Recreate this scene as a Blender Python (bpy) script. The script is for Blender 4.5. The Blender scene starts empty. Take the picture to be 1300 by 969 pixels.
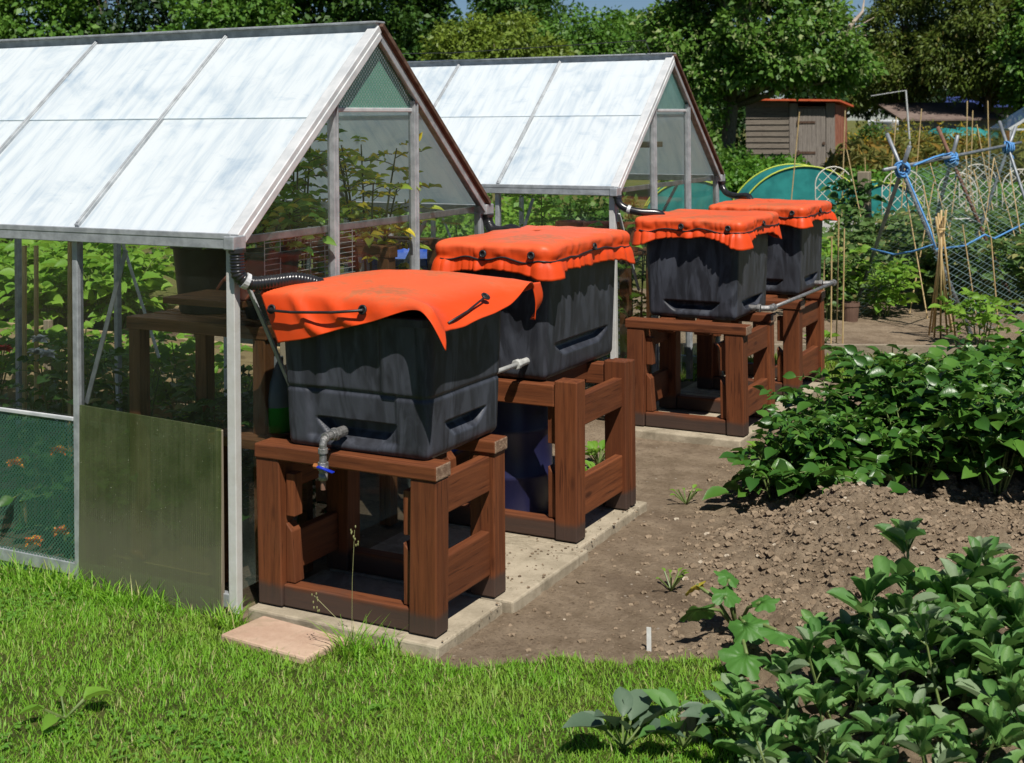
import bpy, math
import numpy as np
from mathutils import Vector, Matrix
rng = np.random.default_rng(7)
SC = bpy.context.scene
COL = SC.collection
PI = math.pi
# ------------------------------------------------------------------ camera model
CAM = np.array([3.16, -3.8205, 1.7651])
FW = np.array([-0.46817, 0.88364, 0.0]); RT = np.array([0.88360, 0.46816, -0.00888]); UP = np.array([0.00793, 0.0040, 0.99996])
FPX, V0 = 1696.5, 149.3
def at(u, v, d): return CAM + d * (FW + RT * (u - 650) / FPX - UP * (v - V0) / FPX)
def gnd(u, v, z=0.0):
    r = FW + RT * (u - 650) / FPX - UP * (v - V0) / FPX
    return CAM + r * ((z - CAM[2]) / r[2])
def cf(s, d, z=0.0):      # camera-bearing ground coordinates: metres to the right, metres away
    p = CAM + s * np.array([0.8836, 0.4682, 0]) + d * FW
    return np.array([p[0], p[1], z])
YAW = math.radians(27.9)
# ------------------------------------------------------------------ small helpers
def nrm(v):
    v = np.asarray(v, float); return v / np.maximum(np.linalg.norm(v, axis=-1, keepdims=True), 1e-9)
def vnoise(x, y, sc, seed=0):
    x = np.asarray(x) * sc; y = np.asarray(y) * sc
    i = np.floor(x).astype(np.int64); j = np.floor(y).astype(np.int64)
    fx = x - i; fy = y - j; fx = fx*fx*(3-2*fx); fy = fy*fy*(3-2*fy)
    def h(a, b):
        n = (a * 374761393 + b * 668265263 + seed * 974634721) & 0xffffffff
        n = ((n ^ (n >> 13)) * 1274126177) & 0xffffffff
        return ((n ^ (n >> 16)) & 0xffff) / 65535.0
    return (h(i,j)*(1-fx)+h(i+1,j)*fx)*(1-fy) + (h(i,j+1)*(1-fx)+h(i+1,j+1)*fx)*fy
def fbm(x, y, sc, n=4, seed=0):
    r = 0; a = 1.0; t = 0
    for k in range(n):
        r = r + a * (vnoise(x, y, sc * 2.03**k, seed + k * 17) - .5); t += a; a *= .5
    return r / t
class MB:
    def __init__(s): s.v = []; s.f = []; s.m = []
    def add(s, V, F, mi=0):
        o = len(s.v); s.v += [tuple(map(float, p)) for p in V]; s.f += [tuple(int(i) + o for i in f) for f in F]; s.m += [mi] * len(F); return s
    def hexa(s, P, mi=0):
        return s.add(P, [(0,3,2,1),(4,5,6,7),(0,1,5,4),(1,2,6,5),(2,3,7,6),(3,0,4,7)], mi)
    def box(s, x0, x1, y0, y1, z0, z1, mi=0):
        return s.hexa([(x0,y0,z0),(x1,y0,z0),(x1,y1,z0),(x0,y1,z0),(x0,y0,z1),(x1,y0,z1),(x1,y1,z1),(x0,y1,z1)], mi)
    def bar(s, p, q, w, h, up=(0,0,1), mi=0):
        p = np.array(p, float); q = np.array(q, float); d = nrm(q - p); x = nrm(np.cross(d, up)); z = np.cross(x, d)
        P = []
        for c in (p, q):
            for a, b in ((-1,-1),(1,-1),(1,1),(-1,1)): P.append(c + x*a*w/2 + z*b*h/2)
        return s.hexa([P[i] for i in (0,1,2,3,4,5,6,7)], mi)
    def tube(s, pts, r, n=8, mi=0, cap=True):
        pts = np.array(pts, float); k = len(pts); r = np.broadcast_to(np.asarray(r, float), (k,))
        t = nrm(np.gradient(pts, axis=0)); a = np.array([0,0,1.]) if abs(t[0][2]) < .9 else np.array([1.,0,0])
        x = nrm(np.cross(t[0], a)); V = []
        for i in range(k):
            x = nrm(x - t[i] * (x @ t[i])); y = np.cross(t[i], x)
            for j in range(n):
                g = 2*PI*j/n; V.append(pts[i] + r[i]*(x*math.cos(g) + y*math.sin(g)))
        F = [(i*n+j, i*n+(j+1)%n, (i+1)*n+(j+1)%n, (i+1)*n+j) for i in range(k-1) for j in range(n)]
        if cap: F += [tuple(range(n))[::-1], tuple((k-1)*n + j for j in range(n))]
        return s.add(V, F, mi)
    def lathe(s, prof, c, n=24, mi=0):
        V = [(c[0]+r*math.cos(2*PI*j/n), c[1]+r*math.sin(2*PI*j/n), c[2]+z) for r, z in prof for j in range(n)]
        F = [(i*n+j, i*n+(j+1)%n, (i+1)*n+(j+1)%n, (i+1)*n+j) for i in range(len(prof)-1) for j in range(n)]
        return s.add(V, F, mi)
    def grid(s, P, mi=0):           # P (r,c,3)
        P = np.asarray(P); r, c = P.shape[:2]
        return s.add(P.reshape(-1,3), [(i*c+j, i*c+j+1, (i+1)*c+j+1, (i+1)*c+j) for i in range(r-1) for j in range(c-1)], mi)
    def blob(s, c, rx, ry, rz, n=8, mi=0, jit=0.0):
        V = []; 
        for i in range(n+1):
            th = PI*i/n
            for j in range(n*2):
                ph = PI*j/n; k = 1 + jit*(rng.random()-.5) if 0 < i < n else 1
                V.append((c[0]+k*rx*math.sin(th)*math.cos(ph), c[1]+k*ry*math.sin(th)*math.sin(ph), c[2]+k*rz*math.cos(th)))
        m = n*2
        return s.add(V, [(i*m+j, (i+1)*m+j, (i+1)*m+(j+1)%m, i*m+(j+1)%m) for i in range(n) for j in range(m)], mi)
    def build(s, name, mats, parent=None, smooth=False, bevel=0, seg=2):
        o0 = np.array(parent_loc(parent)); V = np.array(s.v) - o0
        me = bpy.data.meshes.new(name); me.from_pydata(V.tolist(), [], s.f)
        mats = mats if isinstance(mats, (list, tuple)) else [mats]
        for m in mats: me.materials.append(m)
        if len(mats) > 1: me.polygons.foreach_set('material_index', s.m)
        if smooth: me.polygons.foreach_set('use_smooth', [True]*len(s.f))
        me.update(); o = bpy.data.objects.new(name, me); COL.objects.link(o)
        if parent: o.parent = parent
        if bevel:
            b = o.modifiers.new('bevel', 'BEVEL'); b.width = bevel; b.segments = seg; b.limit_method = 'ANGLE'; b.angle_limit = .6
        return o
def parent_loc(p):
    t = np.zeros(3)
    while p is not None: t += np.array(p.location); p = p.parent
    return t
def empty(name, loc, label, cat, group=None):
    o = bpy.data.objects.new(name, None); COL.objects.link(o); o.location = [float(a) for a in loc]; o.empty_display_size = .1
    return tag(o, label, cat, group)
def tag(o, label, cat, group=None, kind=None):
    o['label'] = label; o['category'] = cat
    if group: o['group'] = group
    if kind: o['kind'] = kind
    return o
def structure(o): o['kind'] = 'structure'; return o
def copy_thing(root, loc, rz=0, sc=1, label=None):
    r = root.copy(); COL.objects.link(r); r.location = [float(a) for a in loc]; r.rotation_euler = (0,0,rz); r.scale = (sc,sc,sc)
    if label: r['label'] = label
    for ch in list(root.children):
        c = ch.copy(); COL.objects.link(c); c.parent = r
        for g in ch.children:
            e = g.copy(); COL.objects.link(e); e.parent = c
    return r
def np_mesh(name, V, F, mats, parent=None, smooth=True, mi=None):
    me = bpy.data.meshes.new(name); F = np.asarray(F, np.int32); n, k = F.shape
    me.vertices.add(len(V)); me.vertices.foreach_set('co', np.asarray(V, np.float32).ravel())
    me.loops.add(n*k); me.loops.foreach_set('vertex_index', F.ravel())
    me.polygons.add(n); me.polygons.foreach_set('loop_start', np.arange(n, dtype=np.int32)*k)
    me.polygons.foreach_set('use_smooth', np.full(n, smooth))
    for m in (mats if isinstance(mats, (list, tuple)) else [mats]): me.materials.append(m)
    if mi is not None: me.polygons.foreach_set('material_index', np.asarray(mi, np.int32))
    me.update(calc_edges=True); me.validate()
    o = bpy.data.objects.new(name, me); COL.objects.link(o)
    if parent: o.parent = parent
    return o
# ------------------------------------------------------------------ materials
def mat(name):
    m = bpy.data.materials.new(name); m.use_nodes = True; nt = m.node_tree; nt.nodes.clear()
    out = nt.nodes.new('ShaderNodeOutputMaterial'); return m, nt, out
class N:
    def __init__(s, nt): s.nt = nt
    def n(s, t, **kw):
        x = s.nt.nodes.new('ShaderNode' + t)
        for k, v in kw.items():
            if hasattr(x, k) and k not in x.inputs: setattr(x, k, v)
            else: s.set(x.inputs[k.replace('_', ' ')] if isinstance(k, str) and k.replace('_',' ') in x.inputs else x.inputs[k], v)
        return x
    def set(s, inp, v):
        if isinstance(v, bpy.types.NodeSocket): s.nt.links.new(v, inp)
        else: inp.default_value = v
    def math(s, op, a, b=0.0, c=None):
        x = s.nt.nodes.new('ShaderNodeMath'); x.operation = op; s.set(x.inputs[0], a); s.set(x.inputs[1], b)
        if c is not None: s.set(x.inputs[2], c)
        return x.outputs[0]
    def mix(s, f, a, b):
        x = s.nt.nodes.new('ShaderNodeMix'); x.data_type = 'RGBA'; s.set(x.inputs[0], f)
        s.set(x.inputs[6], c4(a)); s.set(x.inputs[7], c4(b)); return x.outputs[2]
    def mixs(s, f, a, b):
        x = s.nt.nodes.new('ShaderNodeMixShader'); s.set(x.inputs[0], f); s.set(x.inputs[1], a); s.set(x.inputs[2], b); return x.outputs[0]
    def ramp(s, f, a, b):
        x = s.nt.nodes.new('ShaderNodeMapRange'); x.interpolation_type = 'SMOOTHSTEP'; s.set(x.inputs[0], f); s.set(x.inputs[1], a); s.set(x.inputs[2], b); return x.outputs[0]
    def coord(s, sc=(1,1,1), kind='Object', loc=(0,0,0), rot=(0,0,0)):
        t = s.nt.nodes.new('ShaderNodeTexCoord'); m = s.nt.nodes.new('ShaderNodeMapping'); s.nt.links.new(t.outputs[kind], m.inputs[0])
        m.inputs[3].default_value = sc; m.inputs[1].default_value = loc; m.inputs[2].default_value = rot; return m.outputs[0]
    def noise(s, vec, scale=5., detail=4., rough=.55, dist=0.):
        x = s.nt.nodes.new('ShaderNodeTexNoise'); s.set(x.inputs['Vector'], vec); x.inputs['Scale'].default_value = scale
        x.inputs['Detail'].default_value = detail; x.inputs['Roughness'].default_value = rough; x.inputs['Distortion'].default_value = dist; return x.outputs[0]
    def bump(s, h, st=.3, d=.01):
        x = s.nt.nodes.new('ShaderNodeBump'); s.set(x.inputs['Height'], h); x.inputs['Strength'].default_value = st; x.inputs['Distance'].default_value = d; return x.outputs[0]
    def pbr(s, col, rough=.5, metal=0., spec=.5, normal=None, **kw):
        x = s.nt.nodes.new('ShaderNodeBsdfPrincipled'); s.set(x.inputs['Base Color'], c4(col)); s.set(x.inputs['Roughness'], rough)
        s.set(x.inputs['Metallic'], metal); s.set(x.inputs['Specular IOR Level'], spec)
        if normal is not None: s.set(x.inputs['Normal'], normal)
        for k, v in kw.items(): s.set(x.inputs[k], v)
        return x.outputs[0]
    def out(s, sh): s.nt.links.new(sh, s.nt.nodes['Material Output'].inputs[0])
def c4(c): return c if isinstance(c, bpy.types.NodeSocket) else (tuple(c) + (1,) if len(c) == 3 else c)
def simple(name, c1, c2=None, sc=8, rough=.6, metal=0., spec=.4, bump=.0, bs=40, coord=(1,1,1), detail=5):
    m, nt, o = mat(name); n = N(nt); v = n.coord(coord)
    f = n.ramp(n.noise(v, sc, detail), .3, .7)
    nb = n.bump(n.noise(v, bs, 4), bump, .006) if bump else None
    n.out(n.pbr(n.mix(f, c1, c2 or c1), rough, metal, spec, nb)); return m
def wood(name, axis, c1, c2, c3, foot=True, rough=.62):
    m, nt, o = mat(name); n = N(nt)
    sc = [26,26,26]; sc[axis] = 1.3
    ob = n.n('ObjectInfo'); off = n.n('CombineXYZ'); n.set(off.inputs[0], n.math('MULTIPLY', ob.outputs['Random'], 7.)); n.set(off.inputs[1], n.math('MULTIPLY', ob.outputs['Random'], 3.))
    tc = n.n('TexCoord'); ad = n.n('VectorMath', operation='ADD'); nt.links.new(tc.outputs['Object'], ad.inputs[0]); nt.links.new(off.outputs[0], ad.inputs[1])
    mp = n.n('Mapping'); nt.links.new(ad.outputs[0], mp.inputs[0]); mp.inputs[3].default_value = sc
    g = n.noise(mp.outputs[0], 1.6, 6, .65, .6); b = n.noise(tc.outputs['Object'], 7., 3)
    col = n.mix(n.ramp(g, .3, .72), c1, c2); col = n.mix(n.math('MULTIPLY', n.ramp(b, .5, .78), .55), col, c3)
    kn = n.n('TexVoronoi'); mk = n.n('Mapping'); nt.links.new(ad.outputs[0], mk.inputs[0]); ks = [9,9,9]; ks[axis] = 3.2; mk.inputs[3].default_value = ks
    nt.links.new(mk.outputs[0], kn.inputs['Vector']); kn.inputs['Scale'].default_value = 1.
    col = n.mix(n.math('MULTIPLY', n.math('SUBTRACT', 1., n.ramp(kn.outputs['Distance'], .05, .16)), .75), col, (c1[0]*.35, c1[1]*.3, c1[2]*.3))
    col = n.mix(n.math('MULTIPLY', ob.outputs['Random'], .35), col, c1)
    fn = n.noise(mp.outputs[0], 4., 3); col = n.mix(n.math('MULTIPLY', n.ramp(fn, .58, .68), .65), col, (c1[0]*.4, c1[1]*.35, c1[2]*.35))
    col = n.mix(n.math('MULTIPLY', n.math('FRACT', n.math('MULTIPLY', ob.outputs['Random'], 31.)), .3), col, (c1[0]*.62, c1[1]*.62, c1[2]*.62))
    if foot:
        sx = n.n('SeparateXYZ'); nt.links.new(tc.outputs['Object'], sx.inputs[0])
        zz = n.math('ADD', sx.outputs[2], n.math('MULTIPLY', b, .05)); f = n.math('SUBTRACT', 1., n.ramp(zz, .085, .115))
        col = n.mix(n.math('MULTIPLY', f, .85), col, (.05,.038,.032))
    n.out(n.pbr(col, rough, 0, .3, n.bump(g, .35, .004))); return m
RW = ((.105,.031,.011), (.22,.068,.023), (.16,.058,.024))
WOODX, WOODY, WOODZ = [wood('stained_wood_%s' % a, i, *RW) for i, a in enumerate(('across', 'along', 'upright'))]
WOODEND = simple('weathered_end_grain', (.16,.09,.055), (.30,.2,.13), 60, .8, bump=.6, bs=160)
OLDX, OLDY, OLDZ = [wood('grey_timber_%s' % a, i, (.22,.18,.13), (.36,.30,.22), (.27,.22,.15), False, .8) for i, a in enumerate(('across', 'along', 'upright'))]
TANX = wood('tan_board', 0, (.33,.24,.13), (.47,.36,.21), (.38,.30,.18), False, .8)
BENCH = [wood('brown_bench_%s' % a, i, (.20,.085,.035), (.36,.17,.075), (.27,.14,.07), False) for i, a in enumerate(('across', 'along', 'upright'))]
ALU = simple('weathered_aluminium', (.33,.35,.365), (.50,.525,.54), 22, .5, .45, .5, .15, 120, (1,1,1))
ALUW = simple('pale_aluminium', (.50,.52,.53), (.66,.67,.67), 14, .55, .2, .5, .12, 90)
ALUG = simple('mossy_aluminium', (.55,.54,.5), (.62,.62,.6), 14, .6, .15, .4, .12, 90)
RUST = simple('brown_rusted_edge', (.065,.035,.022), (.14,.085,.058), 24, .8, bump=.4, bs=90)
def glass_mat(name, tint=(.88,.94,.90), dirt=.10, dcol=(.42,.50,.43), gl=.9, low=0.0):
    m, nt, o = mat(name); n = N(nt); v = n.coord()
    t = n.n('BsdfTransparent'); t.inputs[0].default_value = c4(tint); g = n.n('BsdfGlossy'); g.inputs['Roughness'].default_value = .04
    nb = n.bump(n.noise(v, 2.2, 2), .06, .02); nt.links.new(nb, g.inputs['Normal'])
    fr = n.n('Fresnel'); fr.inputs[0].default_value = 1.5
    s1 = n.mixs(n.math('MULTIPLY', fr.outputs[0], gl), t.outputs[0], g.outputs[0])
    d = n.n('BsdfDiffuse'); d.inputs[0].default_value = c4(dcol); tr = n.n('BsdfTranslucent'); tr.inputs[0].default_value = c4(dcol); ds = n.mixs(.5, d.outputs[0], tr.outputs[0])
    f = n.math('MULTIPLY', n.ramp(n.noise(n.coord((3,3,1.2)), 2.5, 8, .7), .3, .75), dirt); f = n.math('ADD', f, dirt*.3)
    if low:
        sx = n.n('SeparateXYZ'); nt.links.new(v, sx.inputs[0]); zz = n.math('ADD', sx.outputs[2], n.math('MULTIPLY', n.noise(v, 9., 5), .12))
        f = n.math('ADD', f, n.math('MULTIPLY', n.math('SUBTRACT', 1., n.ramp(zz, .05, .3)), low))
    n.out(n.mixs(f, s1, ds)); return m
GLASS = glass_mat('horticultural_glass', (.97,.98,.97), .03, (.42,.50,.43), .7)
GLASSD = glass_mat('dusty_glass', (.94,.97,.95), .06, (.40,.50,.42), .7, .25)
def polycarb():
    m, nt, o = mat('greenish_polycarbonate'); n = N(nt)
    w = n.n('TexWave'); nt.links.new(n.coord((1,1,1)), w.inputs[0]); w.inputs['Scale'].default_value = 32.; w.bands_direction = 'X'; w.inputs['Distortion'].default_value = .4
    t = n.n('BsdfTransparent'); t.inputs[0].default_value = (.62,.70,.46,1)
    st = n.math('ADD', n.math('MULTIPLY', n.ramp(n.noise(n.coord((26,1,.8)), 3., 6), .35, .75), .5), n.math('MULTIPLY', n.ramp(n.noise(n.coord((1,1,1)), 5., 6, .65), .35, .65), .5))
    col = n.mix(st, (.11,.15,.06), (.30,.33,.18))
    sx = n.n('SeparateXYZ'); v = n.coord(); nt.links.new(v, sx.inputs[0]); zz = n.math('ADD', sx.outputs[2], n.math('MULTIPLY', n.noise(v, 6., 5), .2))
    lo = n.math('SUBTRACT', 1., n.ramp(zz, .20, .55)); col = n.mix(n.math('MULTIPLY', lo, .8), col, (.40,.38,.29))
    b = n.pbr(col, .35, 0, .5, n.bump(w.outputs[1], .25, .003)); tl = n.n('BsdfTranslucent'); nt.links.new(col, tl.inputs[0])
    s = n.mixs(.35, b, tl.outputs[0]); sp = n.ramp(n.noise(v, 130., 2), .72, .78)
    d = n.n('BsdfDiffuse'); d.inputs[0].default_value = (.5,.5,.42,1)
    n.out(n.mixs(n.math('MULTIPLY', sp, .6), n.mixs(.40, t.outputs[0], s), d.outputs[0])); return m
POLY = polycarb()
def paint():
    m, nt, o = mat('white_shading_paint'); n = N(nt)
    ob = n.n('ObjectInfo'); tc = n.n('TexCoord'); ad = n.n('VectorMath', operation='ADD'); nt.links.new(tc.outputs['Object'], ad.inputs[0])
    cx = n.n('CombineXYZ'); 
    for i in range(3): n.set(cx.inputs[i], n.math('MULTIPLY', ob.outputs['Random'], 9.+i*5))
    nt.links.new(cx.outputs[0], ad.inputs[1])
    def mp(sc, rot=(0,0,0)):
        x = n.n('Mapping'); nt.links.new(ad.outputs[0], x.inputs[0]); x.inputs[3].default_value = sc; x.inputs[2].default_value = rot; return x.outputs[0]
    st = n.noise(mp((24,2.6,2.6), (0,0,.12)), 1., 7, .62, .4); pt = n.noise(mp((3,3.4,3.4)), 1.5, 6, .65, .7); sh = n.noise(mp((3.5,12,12), (0,0,-.2)), 1.6, 5, .6, .5)
    f = n.math('ADD', n.math('MULTIPLY', n.ramp(st, .42, .74), .6), n.math('MULTIPLY', n.ramp(pt, .5, .72), .5)); f = n.math('ADD', f, n.math('MULTIPLY', n.ramp(sh, .62, .72), .35))
    col = n.mix(f, (.87,.91,.94), (.47,.59,.71)); sp = n.noise(mp((6,9,9)), 5., 5, .7)
    col = n.mix(n.math('MULTIPLY', n.ramp(sp, .72, .77), .75), col, (.24,.29,.34))
    d = n.pbr(col, .55, 0, .35, n.bump(st, .25, .003)); tl = n.n('BsdfTranslucent'); nt.links.new(n.mix(.6, col, (.86,.95,.93)), tl.inputs[0])
    n.out(n.mixs(.45, d, tl.outputs[0])); return m
PAINT = paint()
def net(name, col, pitch, cover, tint=None, axes='xz'):
    m, nt, o = mat(name); n = N(nt); sx = n.n('SeparateXYZ'); nt.links.new(n.coord(), sx.inputs[0])
    ia = {'x':0,'y':1,'z':2}; a = sx.outputs[ia[axes[0]]]; b = sx.outputs[ia[axes[1]]]
    def line(e): return n.math('LESS_THAN', n.math('FRACT', n.math('DIVIDE', e, pitch)), cover)
    f = n.math('MAXIMUM', line(n.math('ADD', a, b)), line(n.math('SUBTRACT', a, b)))
    t = n.n('BsdfTransparent'); s = n.pbr(col, .5)
    if tint is not None: 
        d = n.n('BsdfDiffuse'); d.inputs[0].default_value = c4(tint); base = n.mixs(.45, t.outputs[0], d.outputs[0])
    else: base = t.outputs[0]
    n.out(n.mixs(f, base, s)); return m
NETG = net('green_gable_netting', (.10,.26,.19), .021, .32, (.12,.27,.2), 'yz')
NETL = net('green_panel_netting', (.055,.15,.10), .017, .30, None, 'xz')
NETB = net('blue_grey_crop_netting', (.16,.24,.24), .04, .055, None, 'xz')
def plastic():
    m, nt, o = mat('chalky_black_plastic'); n = N(nt); ob = n.n('ObjectInfo')
    tc = n.n('TexCoord'); ad = n.n('VectorMath', operation='ADD'); nt.links.new(tc.outputs['Object'], ad.inputs[0]); cx = n.n('CombineXYZ'); n.set(cx.inputs[0], n.math('MULTIPLY', ob.outputs['Random'], 6.)); nt.links.new(cx.outputs[0], ad.inputs[1])
    def mp(sc):
        x = n.n('Mapping'); nt.links.new(ad.outputs[0], x.inputs[0]); x.inputs[3].default_value = sc; return x.outputs[0]
    a = n.noise(mp((5,5,1.1)), 2.2, 4, .5, 1.8); b = n.noise(mp((6,6,1.8)), 2., 5, .6, 1.6); c = n.noise(mp((2,2,2)), 1.6, 2)
    f = n.math('ADD', n.math('MULTIPLY', n.ramp(a, .44, .60), .62), n.math('MULTIPLY', n.ramp(b, .42, .68), .38))
    col = n.mix(f, (.020,.021,.026), (.066,.072,.090)); col = n.mix(n.math('MULTIPLY', n.ramp(c, .45, .7), .45), col, (.036,.038,.046))
    sx = n.n('SeparateXYZ'); nt.links.new(tc.outputs['Object'], sx.inputs[0])
    wv = n.n('TexWave'); nt.links.new(mp((1,1,.25)), wv.inputs[0]); wv.inputs['Scale'].default_value = 6.; wv.inputs['Distortion'].default_value = 5.; wv.inputs['Detail'].default_value = 2.
    col = n.mix(n.math('MULTIPLY', wv.outputs[1], .10), col, (.09,.10,.125))
    n.out(n.pbr(col, .46, 0, .3, n.bump(b, .12, .004))); return m
PLASTIC = plastic()
def tarp():
    m, nt, o = mat('orange_tarpaulin'); n = N(nt); v = n.coord()
    d = n.noise(v, 3.2, 7, .65, .6); f = n.ramp(d, .46, .74); g = n.noise(v, 40., 5)
    geo = n.n('NewGeometry'); sx = n.n('SeparateXYZ'); nt.links.new(v, sx.inputs[0])
    col = n.mix(n.math('MULTIPLY', f, .45), (.70,.062,.007), (.58,.085,.022))
    tz = n.ramp(sx.outputs[2], -.02, .03)   # level top: salmon tint paints in the lit sheen, besides settled dust
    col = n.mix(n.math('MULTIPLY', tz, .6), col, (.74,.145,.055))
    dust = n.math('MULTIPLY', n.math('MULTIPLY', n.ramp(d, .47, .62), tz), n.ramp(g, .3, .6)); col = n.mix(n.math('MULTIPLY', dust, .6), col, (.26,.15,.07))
    cr = n.noise(n.coord((1,1,1)), 7., 6, .7, 1.5); n.out(n.pbr(col, .50, 0, .35, n.bump(n.math('ADD', n.noise(v, 30., 4), n.math('MULTIPLY', cr, 1.2)), .16, .005))); return m
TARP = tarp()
RUBBER = simple('black_rubber', (.012,.012,.013), (.025,.025,.026), 20, .45)
HOSE = simple('black_corrugated_plastic', (.012,.012,.014), (.022,.022,.024), 20, .28, spec=.6)
GALV = simple('galvanised_pipe', (.17,.17,.165), (.33,.32,.31), 50, .5, .6, .5, .2, 200)
WHITEP = simple('white_plastic', (.6,.6,.57), (.74,.73,.7), 30, .5)
LGREY = simple('pale_grey_plastic', (.36,.36,.34), (.5,.5,.47), 30, .5)
BLUEP = simple('blue_plastic', (.012,.06,.33), (.02,.09,.42), 6, .35)
BLUEL = simple('blue_lever', (.008,.025,.36), (.01,.03,.42), 6, .35)
NAVY = simple('navy_plastic', (.012,.013,.045), (.02,.02,.065), 6, .4)
BRASS = simple('brass_orange', (.45,.16,.05), (.5,.2,.06), 20, .45, .4)
def slabm(name, a, b, c):
    m, nt, o = mat(name); n = N(nt); v = n.coord()
    f = n.ramp(n.noise(v, 6., 8, .72), .36, .64); g = n.noise(v, 70., 6, .75); k = n.ramp(n.noise(v, 3.2, 8, .72, 1.), .50, .60)
    col = n.mix(f, a, b); col = n.mix(n.math('MULTIPLY', k, .6), col, c); col = n.mix(n.math('MULTIPLY', n.ramp(g, .58, .7), .4), col, (a[0]*.45, a[1]*.45, a[2]*.42))
    n.out(n.pbr(col, .88, 0, .2, n.bump(n.noise(v, 55., 8, .75), .6, .006))); return m
SLAB = slabm('weathered_concrete', (.29,.245,.175), (.42,.36,.265), (.19,.16,.11))
PINK = slabm('pink_concrete', (.42,.28,.20), (.52,.37,.27), (.34,.25,.17))
def groundm():
    m, nt, o = mat('soil_and_turf'); n = N(nt); v = n.coord(); g = n.noise(v, 60., 8, .72); f = n.noise(v, 7., 7, .65); big = n.noise(v, .9, 3)
    soil = n.mix(n.ramp(f, .3, .7), (.205,.152,.10), (.33,.255,.176)); soil = n.mix(n.math('MULTIPLY', n.ramp(g, .55, .72), .7), soil, (.38,.30,.22)); soil = n.mix(n.math('MULTIPLY', n.ramp(g, .47, .33), .75), soil, (.10,.068,.046))
    soil = n.mix(n.math('MULTIPLY', n.ramp(n.noise(v, 1.7, 5, .65), .5, .66), .5), soil, (.115,.078,.052))
    peb = n.n('TexVoronoi'); nt.links.new(v, peb.inputs['Vector']); peb.inputs['Scale'].default_value = 30.
    pm = n.math('MULTIPLY', n.math('LESS_THAN', peb.outputs['Distance'], .17), n.math('GREATER_THAN', n.noise(v, 19., 1), .62)); soil = n.mix(n.math('MULTIPLY', pm, .8), soil, (.42,.36,.29))
    at_ = n.n('Attribute', attribute_name='turf'); turf = n.mix(n.ramp(f, .35, .7), (.055,.075,.018), (.13,.13,.04))
    col = n.mix(at_.outputs['Fac'], soil, turf)
    n.out(n.pbr(col, .95, 0, .12, n.bump(n.noise(v, 70., 9, .8), 1.0, .017))); return m
SOIL = groundm()
def farground():
    m, nt, o = mat('rough_field'); n = N(nt); v = n.coord(); f = n.noise(v, .35, 6, .6); g = n.noise(v, 14., 6, .7)
    col = n.mix(n.ramp(f, .35, .65), (.10,.12,.03), (.17,.15,.06)); col = n.mix(n.math('MULTIPLY', n.ramp(g, .45, .65), .6), col, (.06,.085,.02))
    n.out(n.pbr(col, .95, 0, .1, n.bump(g, .8, .05))); return m
FIELD = farground()
def leafm(name, c1, c2, c3=None, p3=.0, rough=.42, trans=.3, spec=.45, patch=None):
    m, nt, o = mat(name); n = N(nt); geo = n.n('NewGeometry'); r = geo.outputs['Random Per Island']
    col = n.mix(r, c1, c2); v = n.coord(); col = n.mix(n.math('MULTIPLY', n.noise(v, 18., 3), .35), col, c1)
    if c3: col = n.mix(n.math('GREATER_THAN', n.math('FRACT', n.math('MULTIPLY', r, 13.7)), 1-p3), col, c3)
    if patch: col = n.mix(n.math('MULTIPLY', n.ramp(n.noise(v, 2.6, 4, .6), .45, .68), .6), col, patch)
    nb = n.bump(n.noise(v, 85., 3), .35, .003)
    p = n.pbr(col, rough, 0, spec, nb); t = n.n('BsdfTranslucent'); hs = n.n('HueSaturation'); nt.links.new(col, hs.inputs['Color']); hs.inputs['Value'].default_value = 1.5; hs.inputs['Hue'].default_value = .485
    nt.links.new(hs.outputs[0], t.inputs[0]); n.out(n.mixs(trans, p, t.outputs[0])); return m
BARK = simple('bark', (.09,.07,.05), (.2,.17,.13), 12, .9, bump=.8, bs=60, coord=(4,4,1))
STEM = simple('green_stem', (.10,.15,.04), (.17,.22,.07), 12, .5)
STEMD = simple('dark_stem', (.05,.06,.025), (.09,.1,.04), 12, .6)
BAMBOO = simple('bamboo_cane', (.42,.29,.12), (.56,.42,.22), 9, .5, bump=.2, coord=(4,4,1))
POLEG = simple('grey_metal_pole', (.17,.19,.21), (.29,.31,.33), 14, .5, .4)
POLEB = simple('rusty_pole', (.13,.06,.04), (.22,.12,.08), 20, .8)
ROPE = simple('blue_rope', (.06,.22,.50), (.12,.32,.62), 60, .7, bump=.5, bs=200)
TEAL = simple('teal_net', (.008,.15,.145), (.02,.23,.215), 5, .6)
YELG = simple('lime_hoop', (.42,.50,.05), (.5,.56,.08), 8, .5)
TRELW = simple('cream_painted_wire', (.62,.58,.48), (.72,.68,.6), 20, .5)
SHEDG = wood('silvered_shed_boards', 2, (.22,.19,.165), (.38,.335,.29), (.28,.24,.2), False, .85)
SHEDX = wood('dark_weatherboard', 0, (.15,.125,.10), (.27,.235,.19), (.20,.165,.13), False, .85)
SHEDR = simple('flaking_red_paint', (.24,.075,.04), (.38,.16,.10), 7, .85, bump=.4, bs=40, coord=(1,1,.35))
REDF = simple('orange_red_roof_edge', (.62,.10,.035), (.70,.15,.06), 9, .7)
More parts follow.
